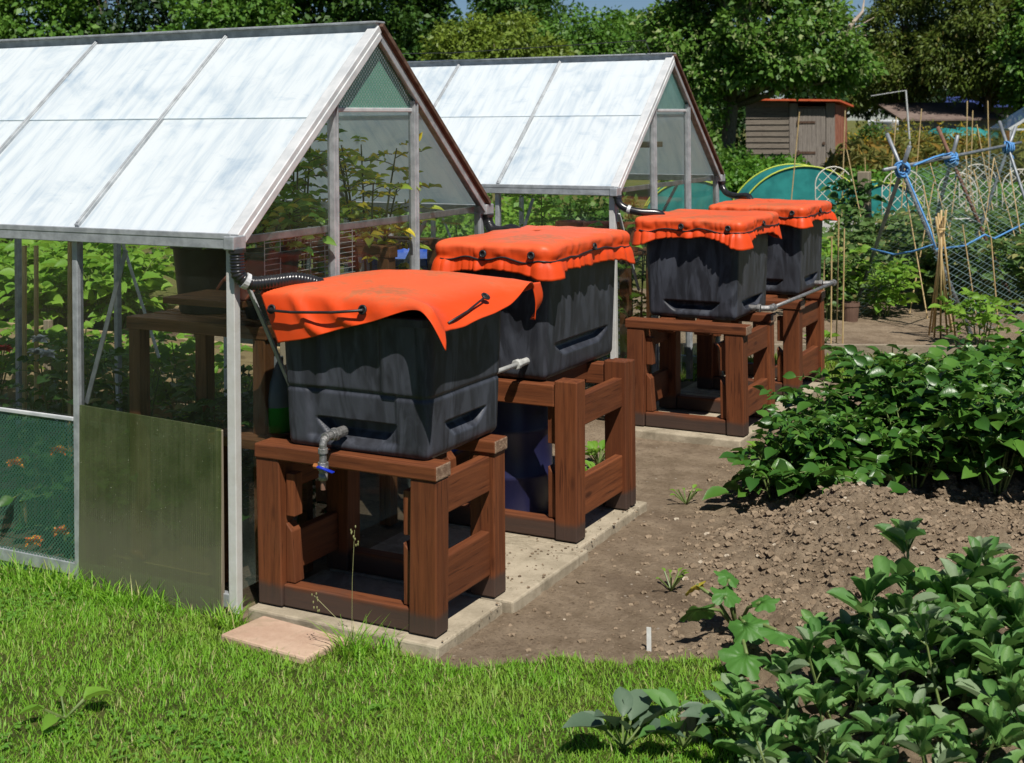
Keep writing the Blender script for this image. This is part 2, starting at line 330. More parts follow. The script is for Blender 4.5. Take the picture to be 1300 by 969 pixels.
# ------------------------------------------------------------------ leaves
def leaf_tpl(st, fold=.18, droop=.25, wave=0.0):
    V = []; F = []
    for k, (t, w) in enumerate(st):
        for x in (-1, 0, 1):
            V.append((x*w/2, t, abs(x)*w*fold - droop*t*t + (wave*w*math.sin(9*t+x) if x else 0)))
    for k in range(len(st)-1):
        a = k*3; F += [(a, a+1, a+4, a+3), (a+1, a+2, a+5, a+4)]
    return np.array(V), np.array(F)
OVATE = leaf_tpl([(0,.04),(.12,.5),(.32,.95),(.55,1.),(.78,.66),(1,.03)], .2, .28, .05)
OBOV = leaf_tpl([(0,.05),(.2,.6),(.45,.95),(.7,1.),(.9,.66),(1,.15)], .25, .16, .03)
LANCE = leaf_tpl([(0,.1),(.3,1.),(.65,.8),(1,.03)], .3, .45)
DIAM = (np.array([(0,0,0),(.5,.45,.1),(0,1,-.12),(-.5,.45,.1)]), np.array([(0,1,2,3)]))
def scatter(P, D, Nn, L, W, tpl):
    V, F = tpl; P = np.asarray(P, float); k = len(P); D = nrm(D); X = nrm(np.cross(D, Nn)); Z = np.cross(X, D)
    L = np.broadcast_to(L, (k,))[:,None,None]; W = np.broadcast_to(W, (k,))[:,None,None]
    out = P[:,None] + X[:,None]*V[None,:,0:1]*W + D[:,None]*V[None,:,1:2]*L + Z[:,None]*V[None,:,2:3]*L
    FF = F[None] + (np.arange(k)*len(V))[:,None,None]
    return out.reshape(-1,3), FF.reshape(-1, F.shape[1])
def join(parts):
    o = 0; VV = []; FF = []
    for V, F in parts: VV.append(V); FF.append(F + o); o += len(V)
    return np.concatenate(VV), np.concatenate(FF)
def sph(n): return nrm(rng.normal(size=(n,3)))
def cloud(c, r, n, L, asp=.6, tpl=DIAM, up=.5, shell=.0, out=.5):
    d = sph(n); rad = (shell + (1-shell)*rng.random(n))**.6; P = np.array(c) + d*rad[:,None]*np.array(r)
    D = nrm(d*out + sph(n) + np.array([0,0,-.2])); Nn = nrm(sph(n)*.7 + d*.5 + np.array([0,0,up]))
    l = L*(.6+.8*rng.random(n)); return scatter(P, D, Nn, l, l*asp, tpl)
# ------------------------------------------------------------------ world, sun, camera
EL, AZ = math.radians(57), math.radians(135)       # azimuth clockwise from +Y
w = bpy.data.worlds.new('World'); SC.world = w; w.use_nodes = True; nt = w.node_tree
sky = nt.nodes.new('ShaderNodeTexSky'); sky.sky_type = 'NISHITA'; sky.sun_disc = False; sky.sun_elevation = EL; sky.sun_rotation = AZ; sky.air_density = .8; sky.dust_density = .05; sky.ozone_density = 6.0
bg = nt.nodes['Background']; bg.inputs[1].default_value = .05; nt.links.new(sky.outputs[0], bg.inputs[0])
L = bpy.data.lights.new('sun', 'SUN'); L.energy = 5.0; L.angle = math.radians(.53); L.color = (1,.955,.88); so = bpy.data.objects.new('sun', L); COL.objects.link(so)
sd = Vector((math.sin(AZ)*math.cos(EL), math.cos(AZ)*math.cos(EL), math.sin(EL))); so.rotation_euler = sd.to_track_quat('Z', 'Y').to_euler(); so.location = (6,-6,12)
cd = bpy.data.cameras.new('camera'); co = bpy.data.objects.new('camera', cd); COL.objects.link(co); SC.camera = co
M = Matrix([[RT[i], UP[i], -FW[i], CAM[i]] for i in range(3)] + [[0,0,0,1]]); co.matrix_world = M
cd.sensor_width = 36; cd.lens = FPX/1300*36; cd.shift_y = -(484.5-V0)/1300; cd.clip_start = .05; cd.clip_end = 2000
cd.dof.use_dof = True; cd.dof.focus_distance = 5.6; cd.dof.aperture_fstop = 7.1
vs = SC.view_settings; vs.view_transform = 'Standard'; vs.look = 'None'; vs.exposure = 0.2; vs.gamma = 1; vs.use_curve_mapping = False
SC.cycles.transparent_max_bounces = 32; SC.cycles.max_bounces = 8; SC.cycles.diffuse_bounces = 3; SC.cycles.use_denoising = True
SC.cycles.caustics_reflective = False; SC.cycles.caustics_refractive = False

# ------------------------------------------------------------------ ground
def sd_of(x, y):
    dx = x - CAM[0]; dy = y - CAM[1]; return dx*.8836 + dy*.4682, dx*FW[0] + dy*FW[1]
def lawn_mask(x, y):
    s, d = sd_of(x, y); wob = .05*fbm(x, y, 5, 3, 3)*2
    a = (x < .03) & (y < -.03 + wob*.4)
    b = (x >= .03) & ((d < 4.44 + wob*1.5 + .03*(vnoise(x, y, 14, 61)-.5) + .02*np.sin(s*9)) | (x < .82)) & (s < .70 + wob*2) & ~((x < .86) & (y > -.03)) 
    c = (d > 9.1 + wob) & (d < 10.1) & (x > -.4) & (s < 3.2)
    return a | b | c
def height(x, y):
    s, d = sd_of(x, y)
    rough = np.clip((s - .55 - .25*(d-5))/.5, 0, 1)*np.clip((8.8-d)/.5, 0, 1)*np.clip((x-1.0)/.25, 0, 1)
    h = -.045 + .010*fbm(x, y, 3, 3, 5)
    h = h + .17*np.exp(-(((x-1.80)/.36)**2 + ((y-1.85)/.42)**2)) + .13*np.exp(-(((x-2.2)/.5)**2 + ((y-1.45)/.40)**2)) + .09*np.exp(-(((x-2.6)/.5)**2+((y-1.9)/.35)**2))
    bed = np.clip((x-1.05)/.3, 0, 1)*np.clip((d-6.15)/.3, 0, 1)*np.clip((8.6-d)/.4, 0, 1)*np.clip((s-.9)/.3, 0, 1); h = h + .06*bed
    cl = fbm(x, y, 11, 4, 9); cl2 = np.abs(fbm(x, y, 22, 3, 31))
    cl3 = np.maximum(fbm(x, y, 17, 3, 51)-.04, 0); h = h + rough*(.10*np.maximum(cl, -.14) + .06*cl2 + .09*cl3) + (1-rough)*(.012*cl2 + .006*cl + .010*np.maximum(fbm(x, y, 45, 3, 71), 0)) + rough*(.022*np.abs(fbm(x, y, 40, 3, 81)) + .025*np.maximum(fbm(x, y, 62, 2, 91)-.02, 0))
    lm = lawn_mask(x, y).astype(float); h = h*(1-lm) + lm*(-.04 + .02*fbm(x, y, 2.5, 3, 8))
    ins = (x < .03) & (y > -.05); h = np.where(ins, -.04 + .01*cl, h)
    e = np.minimum.reduce([x+6, 5.5-x, y+5.5, 9.5-y]); return np.where(e < .3, h - (.3-e)*.35, h)
gx = np.arange(-6, 5.51, .03); gy = np.arange(-5.5, 9.51, .03)
fx = np.concatenate([np.arange(-6,-.2,.08), np.arange(-.2,.8,.02), np.arange(.8,2.7,.0095), np.arange(2.7,4.2,.02), np.arange(4.2,5.51,.06)]); fy = np.concatenate([np.arange(-5.5,-1.4,.08), np.arange(-1.4,-.1,.02), np.arange(-.1,2.5,.0095), np.arange(2.5,3.6,.018), np.arange(3.6,9.51,.05)])
X, Y = np.meshgrid(fx, fy); Z = height(X, Y); ny, nx = X.shape
idx = np.arange(ny*nx).reshape(ny, nx); F = np.stack([idx[:-1,:-1], idx[:-1,1:], idx[1:,1:], idx[1:,:-1]], -1).reshape(-1,4)
g = np_mesh('ground', np.stack([X,Y,Z], -1).reshape(-1,3), F, SOIL); structure(g)
a_ = g.data.attributes.new('turf', 'FLOAT', 'POINT'); a_.data.foreach_set('value', lawn_mask(X, Y).astype(np.float32).ravel())
m = MB(); m.add([(-300,-200,-.14),(300,-200,-.14),(300,420,-.14),(-300,420,-.14)], [(0,1,2,3)]); structure(m.build('field', FIELD))

GRASS = leafm('lawn_blades', (.135,.335,.02), (.26,.49,.045), (.48,.45,.20), .08, .5, .4, .3, (.27,.39,.06))
GRASSD = leafm('far_grass_blades', (.14,.27,.02), (.24,.36,.04), (.3,.3,.1), .1, .5, .4, .3)
BLADE = (np.array([(-.5,0,0),(.5,0,0),(-.42,.5,-.06),(.42,.5,-.06),(-.03,1,-.32),(.03,1,-.32)]), np.array([(0,1,3,2),(2,3,5,4)]))
def grass(name, pts, hmin, hmax, wid, matl, label):
    k = len(pts); a = rng.random(k)*2*PI; t = .15 + .75*rng.random(k)**1.3
    D = np.stack([np.cos(a)*t, np.sin(a)*t, np.ones(k)], -1); Nn = np.stack([-np.cos(a), -np.sin(a), t], -1)
    V, F = scatter(pts, D, Nn, hmin + (hmax-hmin)*rng.random(k)**1.7, wid*(.6+.8*rng.random(k)), BLADE)
    return tag(np_mesh(name, V, F, matl), label, 'grass', kind='stuff')
def lawn_pts(n, box, far):
    x = box[0] + (box[1]-box[0])*rng.random(n); y = box[2] + (box[3]-box[2])*rng.random(n); s, d = sd_of(x, y)
    k = lawn_mask(x, y) & ((d > 7) == far); dens = fbm(x, y, 3.5, 3, 77); k &= rng.random(n) < np.clip(.75 + 1.3*dens, .25, 1)
    slab = (x > .10) & (x < .48) & (y > -.225) & (y < .0); k &= ~slab
    x = x[k]; y = y[k]; return np.stack([x, y, height(x, y) - .004], -1)
p1 = lawn_pts(270000, (-2.4, 2.4, -1.5, .5), False); s_, d_ = sd_of(p1[:,0], p1[:,1]); p1 = p1[(d_ > 3.0)]
grass('lawn_grass', p1, .012, .046, .0031, GRASS, 'bright green mown lawn grass in the foreground')
pw = np.stack([-2.4+2.45*rng.random(2600), -.075+.035*rng.normal(size=2600), np.full(2600,-.045)], -1); pw = pw[rng.random(2600) < np.clip(.5+2.2*fbm(pw[:,0], pw[:,1]*0, 5, 3, 12), .1, 1)]
grass('edge_grass', pw, .04, .13, .0048, GRASS, 'longer grass left uncut along the foot of the nearest greenhouse wall')
kc = rng.random(len(p1)) < np.clip(1.5*(fbm(p1[:,0], p1[:,1], 2.2, 3, 44)-.14), 0, .035); pc = p1[kc] + np.array([0,0,.018]); kk_ = len(pc); pc = np.repeat(pc, 3, 0); aa = np.tile(np.arange(3)*2.094, kk_) + np.repeat(rng.random(kk_)*6, 3)
V, F = scatter(pc, np.stack([np.cos(aa), np.sin(aa), .25+0*aa], -1), np.tile([(0,0,1.)], (len(aa),1)) + .2*rng.normal(size=(len(aa),3)), np.full(len(aa),.012), np.full(len(aa),.011), OVATE)
tag(np_mesh('clover', V, F, leafm('clover_leaf', (.09,.24,.03), (.17,.34,.05))), 'patches of small round clover leaves in the lawn', 'clover', kind='stuff')
p2 = lawn_pts(60000, (-.6, 4.2, 4.3, 8.0), True); grass('grass_strip', p2, .03, .08, .008, GRASSD, 'strip of grass along the board behind the last wooden stand')
# crumbs of soil and stones
nC = 26000; x = .85 + 3.0*rng.random(nC); y = -.1 + 3.3*rng.random(nC); s, d = sd_of(x, y); k = ~lawn_mask(x, y) & ((s > .55 + .25*(d-5)) | (rng.random(nC) < .22)); x = x[k]; y = y[k]; n_ = len(x)
cz = height(x, y); r = .0018 + .016*rng.random(n_)**6
ns_ = 420; x2 = .50 + .36*rng.random(ns_)**.6; y2 = .02 + 1.84*rng.random(ns_); r2 = .0015 + .006*rng.random(ns_)**3; k2 = (y2 > .56) | (x2 > .81); x = np.concatenate([x, x2[k2]]); y = np.concatenate([y, y2[k2]]); cz = np.concatenate([cz, r2[k2]*.5]); r = np.concatenate([r, r2[k2]]); n_ = len(x)
nm_ = 9000; x3 = 1.25 + 1.6*rng.random(nm_); y3 = .9 + 1.9*rng.random(nm_); s3, d3 = sd_of(x3, y3); k3 = (s3 > .75 + .25*(d3-5) + .3*(rng.random(nm_)-.5)) & (d3 < 6.7); r3 = .0025 + .020*rng.random(nm_)**4; x = np.concatenate([x, x3[k3]]); y = np.concatenate([y, y3[k3]]); cz = np.concatenate([cz, height(x3[k3], y3[k3])]); r = np.concatenate([r, r3[k3]]); n_ = len(x)
oc = np.array([(1,0,0),(0,1,0),(-1,0,0),(0,-1,0),(0,0,1),(0,0,-1),(.6,.6,.6),(-.6,.6,.6),(-.6,-.6,.6),(.6,-.6,.6)])
oF = np.array([(0,6,4),(6,1,4),(1,7,4),(7,2,4),(2,8,4),(8,3,4),(3,9,4),(9,0,4),(0,1,6),(1,2,7),(2,3,8),(3,0,9)])
jit = .65 + .6*rng.random((n_,10,1)); V = np.stack([x,y,cz], -1)[:,None] + oc[None]*jit*r[:,None,None]*np.array([1,1,.75]); F = (oF[None] + (np.arange(n_)*10)[:,None,None]).reshape(-1,3)
CRUMB = leafm('soil_crumb', (.15,.11,.073), (.285,.218,.15), (.40,.34,.26), .02, .95, 0, .1)
tag(np_mesh('soil_crumbs', V.reshape(-1,3), F, CRUMB, smooth=False), 'loose crumbs and small stones on the brown soil', 'soil', kind='stuff')
# paving
def slab(x0, x1, y0, y1, z, th, label, matl=SLAB, rot=0):
    m = MB(); nx_, ny_ = 9, 9; c = ((x0+x1)/2, (y0+y1)/2, z-th)
    m.box(x0, x1, y0, y1, z-th, z); o = m.build('paving_slab', matl, None, bevel=.008)
    for v in o.data.vertices: v.co.x += .006*(rng.random()-.5); v.co.y += .01*(rng.random()-.5)
    o.data.transform(Matrix.Translation((-c[0],-c[1],-c[2]))); o.location = c; o.rotation_euler = (0,0,rot); return tag(o, label, 'paving slab', 'paving slabs under the tanks')
slab(.03, .835, .005, .47, -.002, .06, 'concrete slab under the front half of the nearest wooden stand')
slab(.05, .87, .478, 1.14, .001, .06, 'bare concrete slab between the two nearest wooden stands')
slab(.06, .825, 1.148, 1.88, -.002, .06, 'concrete slab under the second wooden stand')
slab(.06, .845, 3.16, 3.62, -.001, .06, 'concrete slab under the front of the third wooden stand')
slab(.06, .855, 3.628, 4.25, -.003, .06, 'concrete slab between the third and fourth wooden stands')
slab(.06, .845, 4.258, 5.05, -.001, .06, 'concrete slab under the farthest wooden stand')
slab(.10, .49, -.235, -.02, -.012, .05, 'small pinkish slab in the grass before the nearest stand', PINK, -.1)

# ------------------------------------------------------------------ greenhouses
E_, R_, GW, BW, NB = 1.334, 2.129, 1.83, .7923, 4
GRP = 'aluminium greenhouses in a row'
def greenhouse(y0, first, label):
    root = empty('greenhouse', (0, y0, 0), label, 'greenhouse', GRP)
    XL = -BW*NB; ym = GW/2; sl = (R_-E_)/ym
    P = lambda *a: [(q[0], q[1]+y0, q[2]) for q in a]
    def bars(name, lst, matl=ALU, bevel=.003):
        m = MB()
        for p, q, w_, h_, up in lst: m.bar(*P(p, q), w_, h_, up)
        return m.build(name, matl, root, bevel=bevel)
    def pane(name, pts, matl):
        m = MB(); m.add(P(*pts), [tuple(range(len(pts)))]); return m.build(name, matl, root)
    # corner posts and wall bars
    for x in [-BW*k for k in range(NB+1)]:
        for yy in (0, GW):
            wd = .038 if x == 0 else .028
            bars('corner_post' if x in (0, XL) else 'wall_bar', [((x - (0 if x else wd/2), yy, -.03), (x - (0 if x else wd/2), yy, E_-.03), wd, .034, (0,1,0))], ALUG if (x == 0 and yy == 0) else ALU)
    for yy in (0, GW):
        bars('sill_rail', [((XL, yy, .015), (-.04, yy, .015), .03, .05, (0,0,1))])
        sg = -1 if yy == 0 else 1
        bars('gutter', [((XL-.02, yy+sg*.022, E_-.013), (.015, yy+sg*.022, E_-.013), .062, .042, (0,0,1)), ((XL-.02, yy+sg*.051, E_+.012), (.015, yy+sg*.051, E_+.012), .008, .022, (0,0,1))])
        m = MB(); m.box(-.015, .032, y0+yy+sg*.022-.036, y0+yy+sg*.022+.036, E_-.037, E_+.013); m.build('gutter_end', ALU, root, bevel=.004)
    bars('ridge', [((XL-.01, ym, R_+.012), (.02, ym, R_+.012), .036, .056, (0,0,1)), ((XL-.01, ym, R_+.044), (.025, ym, R_+.044), .075, .010, (0,0,1))])
    # roof
    for sg in (0, 1):
        yf = lambda t: (t*ym if sg == 0 else GW - t*ym); zf = lambda t: E_ + t*(R_-E_)
        nrm_ = nrm(np.array([0, (-sl if sg == 0 else sl), 1.]))
        for k in range(1, NB):
            x = -BW*k; bars('roof_bar', [((x, yf(.0), zf(.0)+.018), (x, yf(.985), zf(.985)+.018), .022, .026, tuple(nrm_)), ((x, yf(.0), zf(.0)+.034), (x, yf(.985), zf(.985)+.034), .008, .012, tuple(nrm_))])
        for xx in (0, XL):
            o = .012 if xx == 0 else -.012
            if sg == 0: bars('gable_rafter', [((xx+o-.012, yf(-.015), zf(-.015)+.016), (xx+o-.012, yf(1), zf(1)+.016), .052, .036, tuple(nrm_)), ((xx+o+.012, yf(-.012), zf(-.012)-.010), (xx+o+.012, yf(1), zf(1)-.010), .012, .03, tuple(nrm_))], ALUW)
            else:
                bars('gable_rafter', [((xx+o-.018, yf(-.015), zf(-.015)+.012), (xx+o-.018, yf(1), zf(1)+.012), .045, .03, tuple(nrm_)), ((xx+o+.006, yf(-.012), zf(-.012)-.018), (xx+o+.006, yf(1), zf(1)-.018), .012, .026, tuple(nrm_))], ALU)
                bars('barge_strip', [((xx+o+.002, yf(-.02), zf(-.02)+.033), (xx+o+.002, yf(1), zf(1)+.033), .05, .02, tuple(nrm_))], RUST)
        for k in range(NB):
            x1 = -BW*k - .004; x0 = -BW*(k+1) + .004
            for t0, t1, dz in ((.005, .55, .010), (.535, .985, .016)):
                m = MB(); th = .004
                Q = [(x0, yf(t0), zf(t0)), (x1, yf(t0), zf(t0)), (x1, yf(t1), zf(t1)), (x0, yf(t1), zf(t1))]
                lo = [np.array(q) + nrm_*dz for q in Q]; hi = [np.array(q) + nrm_*(dz+th) for q in Q]
                m.hexa(P(*lo, *hi)); m.build('roof_pane', PAINT, root)
    # gable ends
    for xx in (0., XL):
        xg = xx - .012 if xx == 0 else xx + .012
        for yp in (.61, 1.22):
            zt = E_ + min(yp, GW-yp)*sl - .02; bars('gable_post', [((xg+.006, yp, 0), (xg+.006, yp, zt), .034, .036, (1,0,0)), ((xg+.026, yp, 0), (xg+.026, yp, zt), .009, .012, (1,0,0))], ALU)
        bars('gable_rail', [((xg-.022, .03, E_-.012), (xg-.022, GW-.03, E_-.012), .014, .03, (0,0,1))], ALU)
        zt = 1.803; bars('vent_rail', [((xg+.002, .60, zt), (xg+.002, 1.23, zt), .014, .018, (0,0,1))], ALUW)
        ys = [.02, .61, 1.22, GW-.02]; zr = lambda y: E_ + min(y, GW-y)*sl - .01
        for a, b in zip(ys[:-1], ys[1:]):
            pane('gable_pane', [(xg, a, .05), (xg, b, .05), (xg, b, min(zt, zr(b))), (xg, a, min(zt, zr(a)))], GLASSD)
        yt = (zt - E_ + .01)/sl; pane('vent_netting' if first else 'vent_pane', [(xg, yt, zt), (xg, GW-yt, zt), (xg, ym, R_-.01)], NETG if first else GLASSN)
    # walls
    for k in range(NB):
        x1 = -BW*k - .015; x0 = -BW*(k+1) + .015
        pane('wall_pane', [(x0, GW, .04), (x1, GW, .04), (x1, GW, E_-.03), (x0, GW, E_-.03)], GLASS)
        if first and k == 1:
            pane('wall_pane', [(x0, 0, .60), (x1, 0, .60), (x1, 0, E_-.03), (x0, 0, E_-.03)], GLASS)
            pane('netting_panel', [(x0, -.012, -.03), (x1, -.012, -.03), (x1, -.012, .60), (x0, -.012, .60)], NETL)
            bars('netting_frame', [((x0, -.012, .602), (x1, -.012, .602), .012, .016, (0,0,1))], ALUW)
        elif first and k == 0:
            pane('wall_pane', [(x0, 0, .62), (x1, 0, .62), (x1, 0, E_-.03), (x0, 0, E_-.03)], GLASS)
            m = MB(); m.hexa(P((x0+.01,-.034,-.04),(x1-.045,-.040,-.04),(x1-.045,-.032,-.04),(x0+.01,-.026,-.04),(x0+.02,-.030,.665),(x1-.04,-.036,.645),(x1-.04,-.028,.645),(x0+.02,-.022,.665))); m.build('polycarbonate_panel', POLY, root)
            m = MB(); m.box(-.092, -.064, y0-.024, y0-.006, -.03, .635); m.build('batten', OLDZ, root, bevel=.003)
        else:
            pane('wall_pane', [(x0, 0, .04), (x1, 0, .04), (x1, 0, E_-.03), (x0, 0, E_-.03)], GLASS)
    # diagonal braces
    bars('brace', [((-.56, .022, 1.27), (-.775, .022, .66), .022, .006, (0,1,0))]); bars('brace', [((-1.62, .022, 1.28), (-1.98, .022, .4), .022, .006, (0,1,0))])
    bars('brace', [((-.30, GW-.022, 1.28), (-.76, GW-.022, .45), .022, .006, (0,1,0))]); bars('brace', [((-2.40, GW-.022, 1.28), (-2.05, GW-.022, .45), .022, .006, (0,1,0))])
    bars('brace', [((.004, .035, 1.19), (.004, .33, .70), .012, .016, (1,0,0))], ALUW)
    return root
GLASSN = glass_mat('teal_gable_glass', (.55,.85,.75), .30, (.20,.45,.38), .9)
GH1 = greenhouse(0, True, 'nearest aluminium greenhouse with white painted roof and green netting in its gable')
GH2 = greenhouse(3.446, False, 'second greenhouse farther along with white painted roof and glazed gable top')
m = MB(); m.tube([(-3.3,4.30,2.255),(-1.6,4.3,2.225),(-.15,4.30,2.262)], .003, 5); m.tube([(-.15,4.30,2.262),(-.12,4.31,2.17)], .003, 5); tag(m.build('wire', RUBBER), 'thin dark wire strung just above the second greenhouse ridge', 'wire')

# ------------------------------------------------------------------ stands
def end_split(m, o):
    pass
def stand(y0, y1, h, style, label, x0=.042, x1=.80, lg=.105):
    root = empty('wooden_stand', ((x0+x1)/2, (y0+y1)/2, 0), label, 'stand', 'wooden tank stands')
    j = lambda a=.006: float(a*(rng.random()-.5)*2)
    rt_ = .052; lh = h - rt_ if style == 'over' else h + .012
    for (xa, xb) in ((x0, x0+lg), (x1-lg, x1)):
        for (ya, yb) in ((y0, y0+.085), (y1-.085, y1)):
            m = MB(); t = j(.008); 
            if style == 'butt' and xa > .5 and ya > y0+.1:
                m.hexa([(xa,ya-.02,.004),(xb,ya-.02,.004),(xb,ya+.03,.004),(xa,ya+.03,.004),(xa,ya-.02,lh),(xb,ya-.02,lh),(xb,ya+.03,lh),(xa,ya+.03,lh)])
                m.box(xa+.01, xb+.004, ya+.037, yb, .006, lh-.004)
            else:
                m.hexa([(xa+j(),ya,.004),(xb+j(),ya,.004),(xb,yb,.004),(xa,yb,.004),(xa+t,ya,lh),(xb+t,ya,lh),(xb+t,yb,lh),(xa+t,yb,lh)])
            m.build('leg', WOODZ, root, bevel=.005)
    if style == 'over':
        for ya, nm in ((y0-.006, 'front_rail'), (y1-.094, 'back_rail')):
            m = MB(); m.box(x0-.008, x1+.012+j(), ya, ya+.10, h-rt_, h+j(.003)); o = m.build(nm, [WOODX, WOODEND], root, bevel=.006)
            for p in o.data.polygons:
                if abs(p.normal.x) > .9: p.material_index = 1
    else:
        for ya, nm in ((y0-.002, 'front_rail'), (y1-.10, 'back_rail')):
            m = MB(); m.box(x0, x1-lg+.002 if nm == 'front_rail' else x1-lg-.004, ya+.004, ya+.08, h-.10, h-.008); m.build(nm, WOODX, root, bevel=.005)
    for xa in (x0+.018, x1-.062):
        m = MB(); m.box(xa, xa+.045, y0+.087, y1-.087, h-.19, h-.062); m.build('side_rail', WOODY, root, bevel=.004)
        m = MB(); m.box(xa+.004, xa+.044, y0+.087, y1-.087, .085, .235+j(.02)); m.build('lower_side_rail', WOODY, root, bevel=.006)
    for ya, nm in ((y0+.012, 'front_sill'), (y1-.075, 'back_sill')):
        m = MB(); m.box(x0+lg+.002, x1-lg-.002, ya, ya+.062, .004, .082); m.build(nm, WOODX, root, bevel=.005)
    # short cleats nailed inside the legs
    for xa in (x0+lg+.002, x1-lg-.042):
        m = MB(); m.hexa([(xa,y0+.03,.085),(xa+.04,y0+.03,.085),(xa+.04,y0+.085,.085),(xa,y0+.085,.085),(xa,y0+.03,.30),(xa+.026,y0+.03,.27),(xa+.026,y0+.085,.27),(xa,y0+.085,.30)]); m.build('cleat', WOODZ, root, bevel=.003)
        m = MB(); m.box(xa, xa+.038, y0+.032, y0+.08, h-.26, h-.105); m.build('cleat', WOODZ, root, bevel=.003)
    for xa in (.30, .52):
        m = MB(); m.box(xa, xa+.09, y0+.10, y1-.10, h-rt_-.03, h-.004); m.build('slat', WOODY, root, bevel=.004)
    return root
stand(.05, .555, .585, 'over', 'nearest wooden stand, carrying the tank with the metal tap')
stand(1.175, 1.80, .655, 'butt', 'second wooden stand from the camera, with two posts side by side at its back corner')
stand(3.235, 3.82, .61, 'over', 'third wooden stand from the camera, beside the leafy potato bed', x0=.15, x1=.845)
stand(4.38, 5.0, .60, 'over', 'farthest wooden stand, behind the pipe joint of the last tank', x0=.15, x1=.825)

# ------------------------------------------------------------------ tanks
def rrect(x0, x1, y0, y1, rad, n):
    # points, normals, face id, local t for a rounded rectangle starting at front left corner, counter-clockwise
    w_, d_ = x1-x0, y1-y0; segs = []
    k1, k2, kc = int(n*.32), int(n*.2), max(3, int(n*.012)+3); out = []
    for f, (ax, ay, bx, by, nx_, ny_) in enumerate(((x0+rad,y0,x1-rad,y0,0,-1),(x1,y0+rad,x1,y1-rad,1,0),(x1-rad,y1,x0+rad,y1,0,1),(x0,y1-rad,x0,y0+rad,-1,0))):
        kk = (k1, k2, k1//2, k2//2)[f]
        for i in range(kk):
            t = i/kk; out.append((ax+(bx-ax)*t, ay+(by-ay)*t, nx_, ny_, f, 2*t-1))
        cx, cy = [(x1-rad,y0+rad),(x1-rad,y1-rad),(x0+rad,y1-rad),(x0+rad,y0+rad)][f]; a0 = -PI/2 + f*PI/2
        for i in range(kc):
            g_ = a0 + (PI/2)*i/kc; out.append((cx+rad*math.cos(g_), cy+rad*math.sin(g_), math.cos(g_), math.sin(g_), 4, 0))
    return np.array(out)
def tank(x0, x1, y0, y1, z0, z1, label, front_notch, side_notch, band=None, panel=False, taper=.022, rad=.05):
    c = ((x0+x1)/2, (y0+y1)/2, z0); root = empty('water_tank', c, label, 'water tank', 'black water tanks')
    R0 = rrect(x0, x1, y0, y1, rad, 260); n = len(R0); zs = np.concatenate([[z0, z0+.002, z0+.007, z0+.015, z0+.026], np.linspace(z0+.04, z1, 84)]); V = []
    for z in zs:
        u = (z-z0)/(z1-z0); inw = taper*(1-u) + max(0, .026-(z-z0))**2*26
        f = R0[:,4]; t = R0[:,5]; dep = np.zeros(n)
        for fid, nt_ in ((0, front_notch), (1, side_notch)):
            if nt_:
                zb, zt, wb, wt, dd = nt_; q = np.clip((z-zb)/(zt-zb), 0, 1); ww = wb + (wt-wb)*q; on = (z > zb) & (z < zt)
                e = np.clip((ww-np.abs(t))/.07, 0, 1); prof = np.clip(q/.55, 0, 1)*np.clip((zt-z)/.008, 0, 1)
                dep += np.where((f == fid) & on, dd*e*prof, 0)
        if band: dep += .007*np.exp(-((z-band)/.007)**2)
        if panel:
            e = np.clip((.52+.22*(z < z0+.22)-np.abs(t+.05))/.10, 0, 1)*np.clip((z-z0-.03)/.02, 0, 1); dep += np.where(f == 0, .014*e*e*(3-2*e), 0)
        dep += .0045*(vnoise(R0[:,0]*1.0+R0[:,1]*1.3, R0[:,1]*0+z, 6, 3)-.5)*np.where(f < 4, 1, 0)
        ins = inw + dep
        V.append(np.stack([R0[:,0]-R0[:,2]*ins, R0[:,1]-R0[:,3]*ins, np.full(n, z)], -1))
    V = np.concatenate(V); k = len(zs); m = MB()
    F = [(i*n+j, i*n+(j+1)%n, (i+1)*n+(j+1)%n, (i+1)*n+j) for i in range(k-1) for j in range(n)] + [tuple(range(n))[::-1]]
    m.add(V, F); m.build('tank_body', PLASTIC, root, smooth=True)
    m = MB(); rr = rrect(x0-.008, x1+.008, y0-.008, y1+.008, rad, 120); n2 = len(rr); V = []
    for zz, o in ((z1-.025,0),(z1+.004,0),(z1+.004,.03),(z1-.02,.035)): V.append(np.stack([rr[:,0]-rr[:,2]*o, rr[:,1]-rr[:,3]*o, np.full(n2, zz)], -1))
    m.add(np.concatenate(V), [(i*n2+j, i*n2+(j+1)%n2, (i+1)*n2+(j+1)%n2, (i+1)*n2+j) for i in range(3) for j in range(n2)]); m.build('rim', PLASTIC, root, smooth=False, bevel=.004)
    return root
T1 = tank(.135, .775, .06, .62, .585, 1.075, 'nearest black tank, with the metal tap and blue lever on its front', (.605,.70,.36,.66,.05), (.645,.705,.36,.66,.04), .80, True)
T2 = tank(.195, .665, 1.18, 1.95, .655, 1.17, 'second black tank from the camera, with the plain sunlit side and pleated cover', None, (.74,.80,.55,.85,.035))
T3 = tank(.205, .775, 3.36, 3.98, .612, 1.125, 'third black tank, with a dark slot low on its front and a side pipe', (.645,.71,.45,.74,.05), (.655,.715,.4,.75,.045), None)
T4 = tank(.205, .78, 4.62, 5.20, .602, 1.12, 'farthest black tank, half hidden behind the third one', (.64,.70,.45,.7,.035), (.65,.71,.4,.7,.03), None)
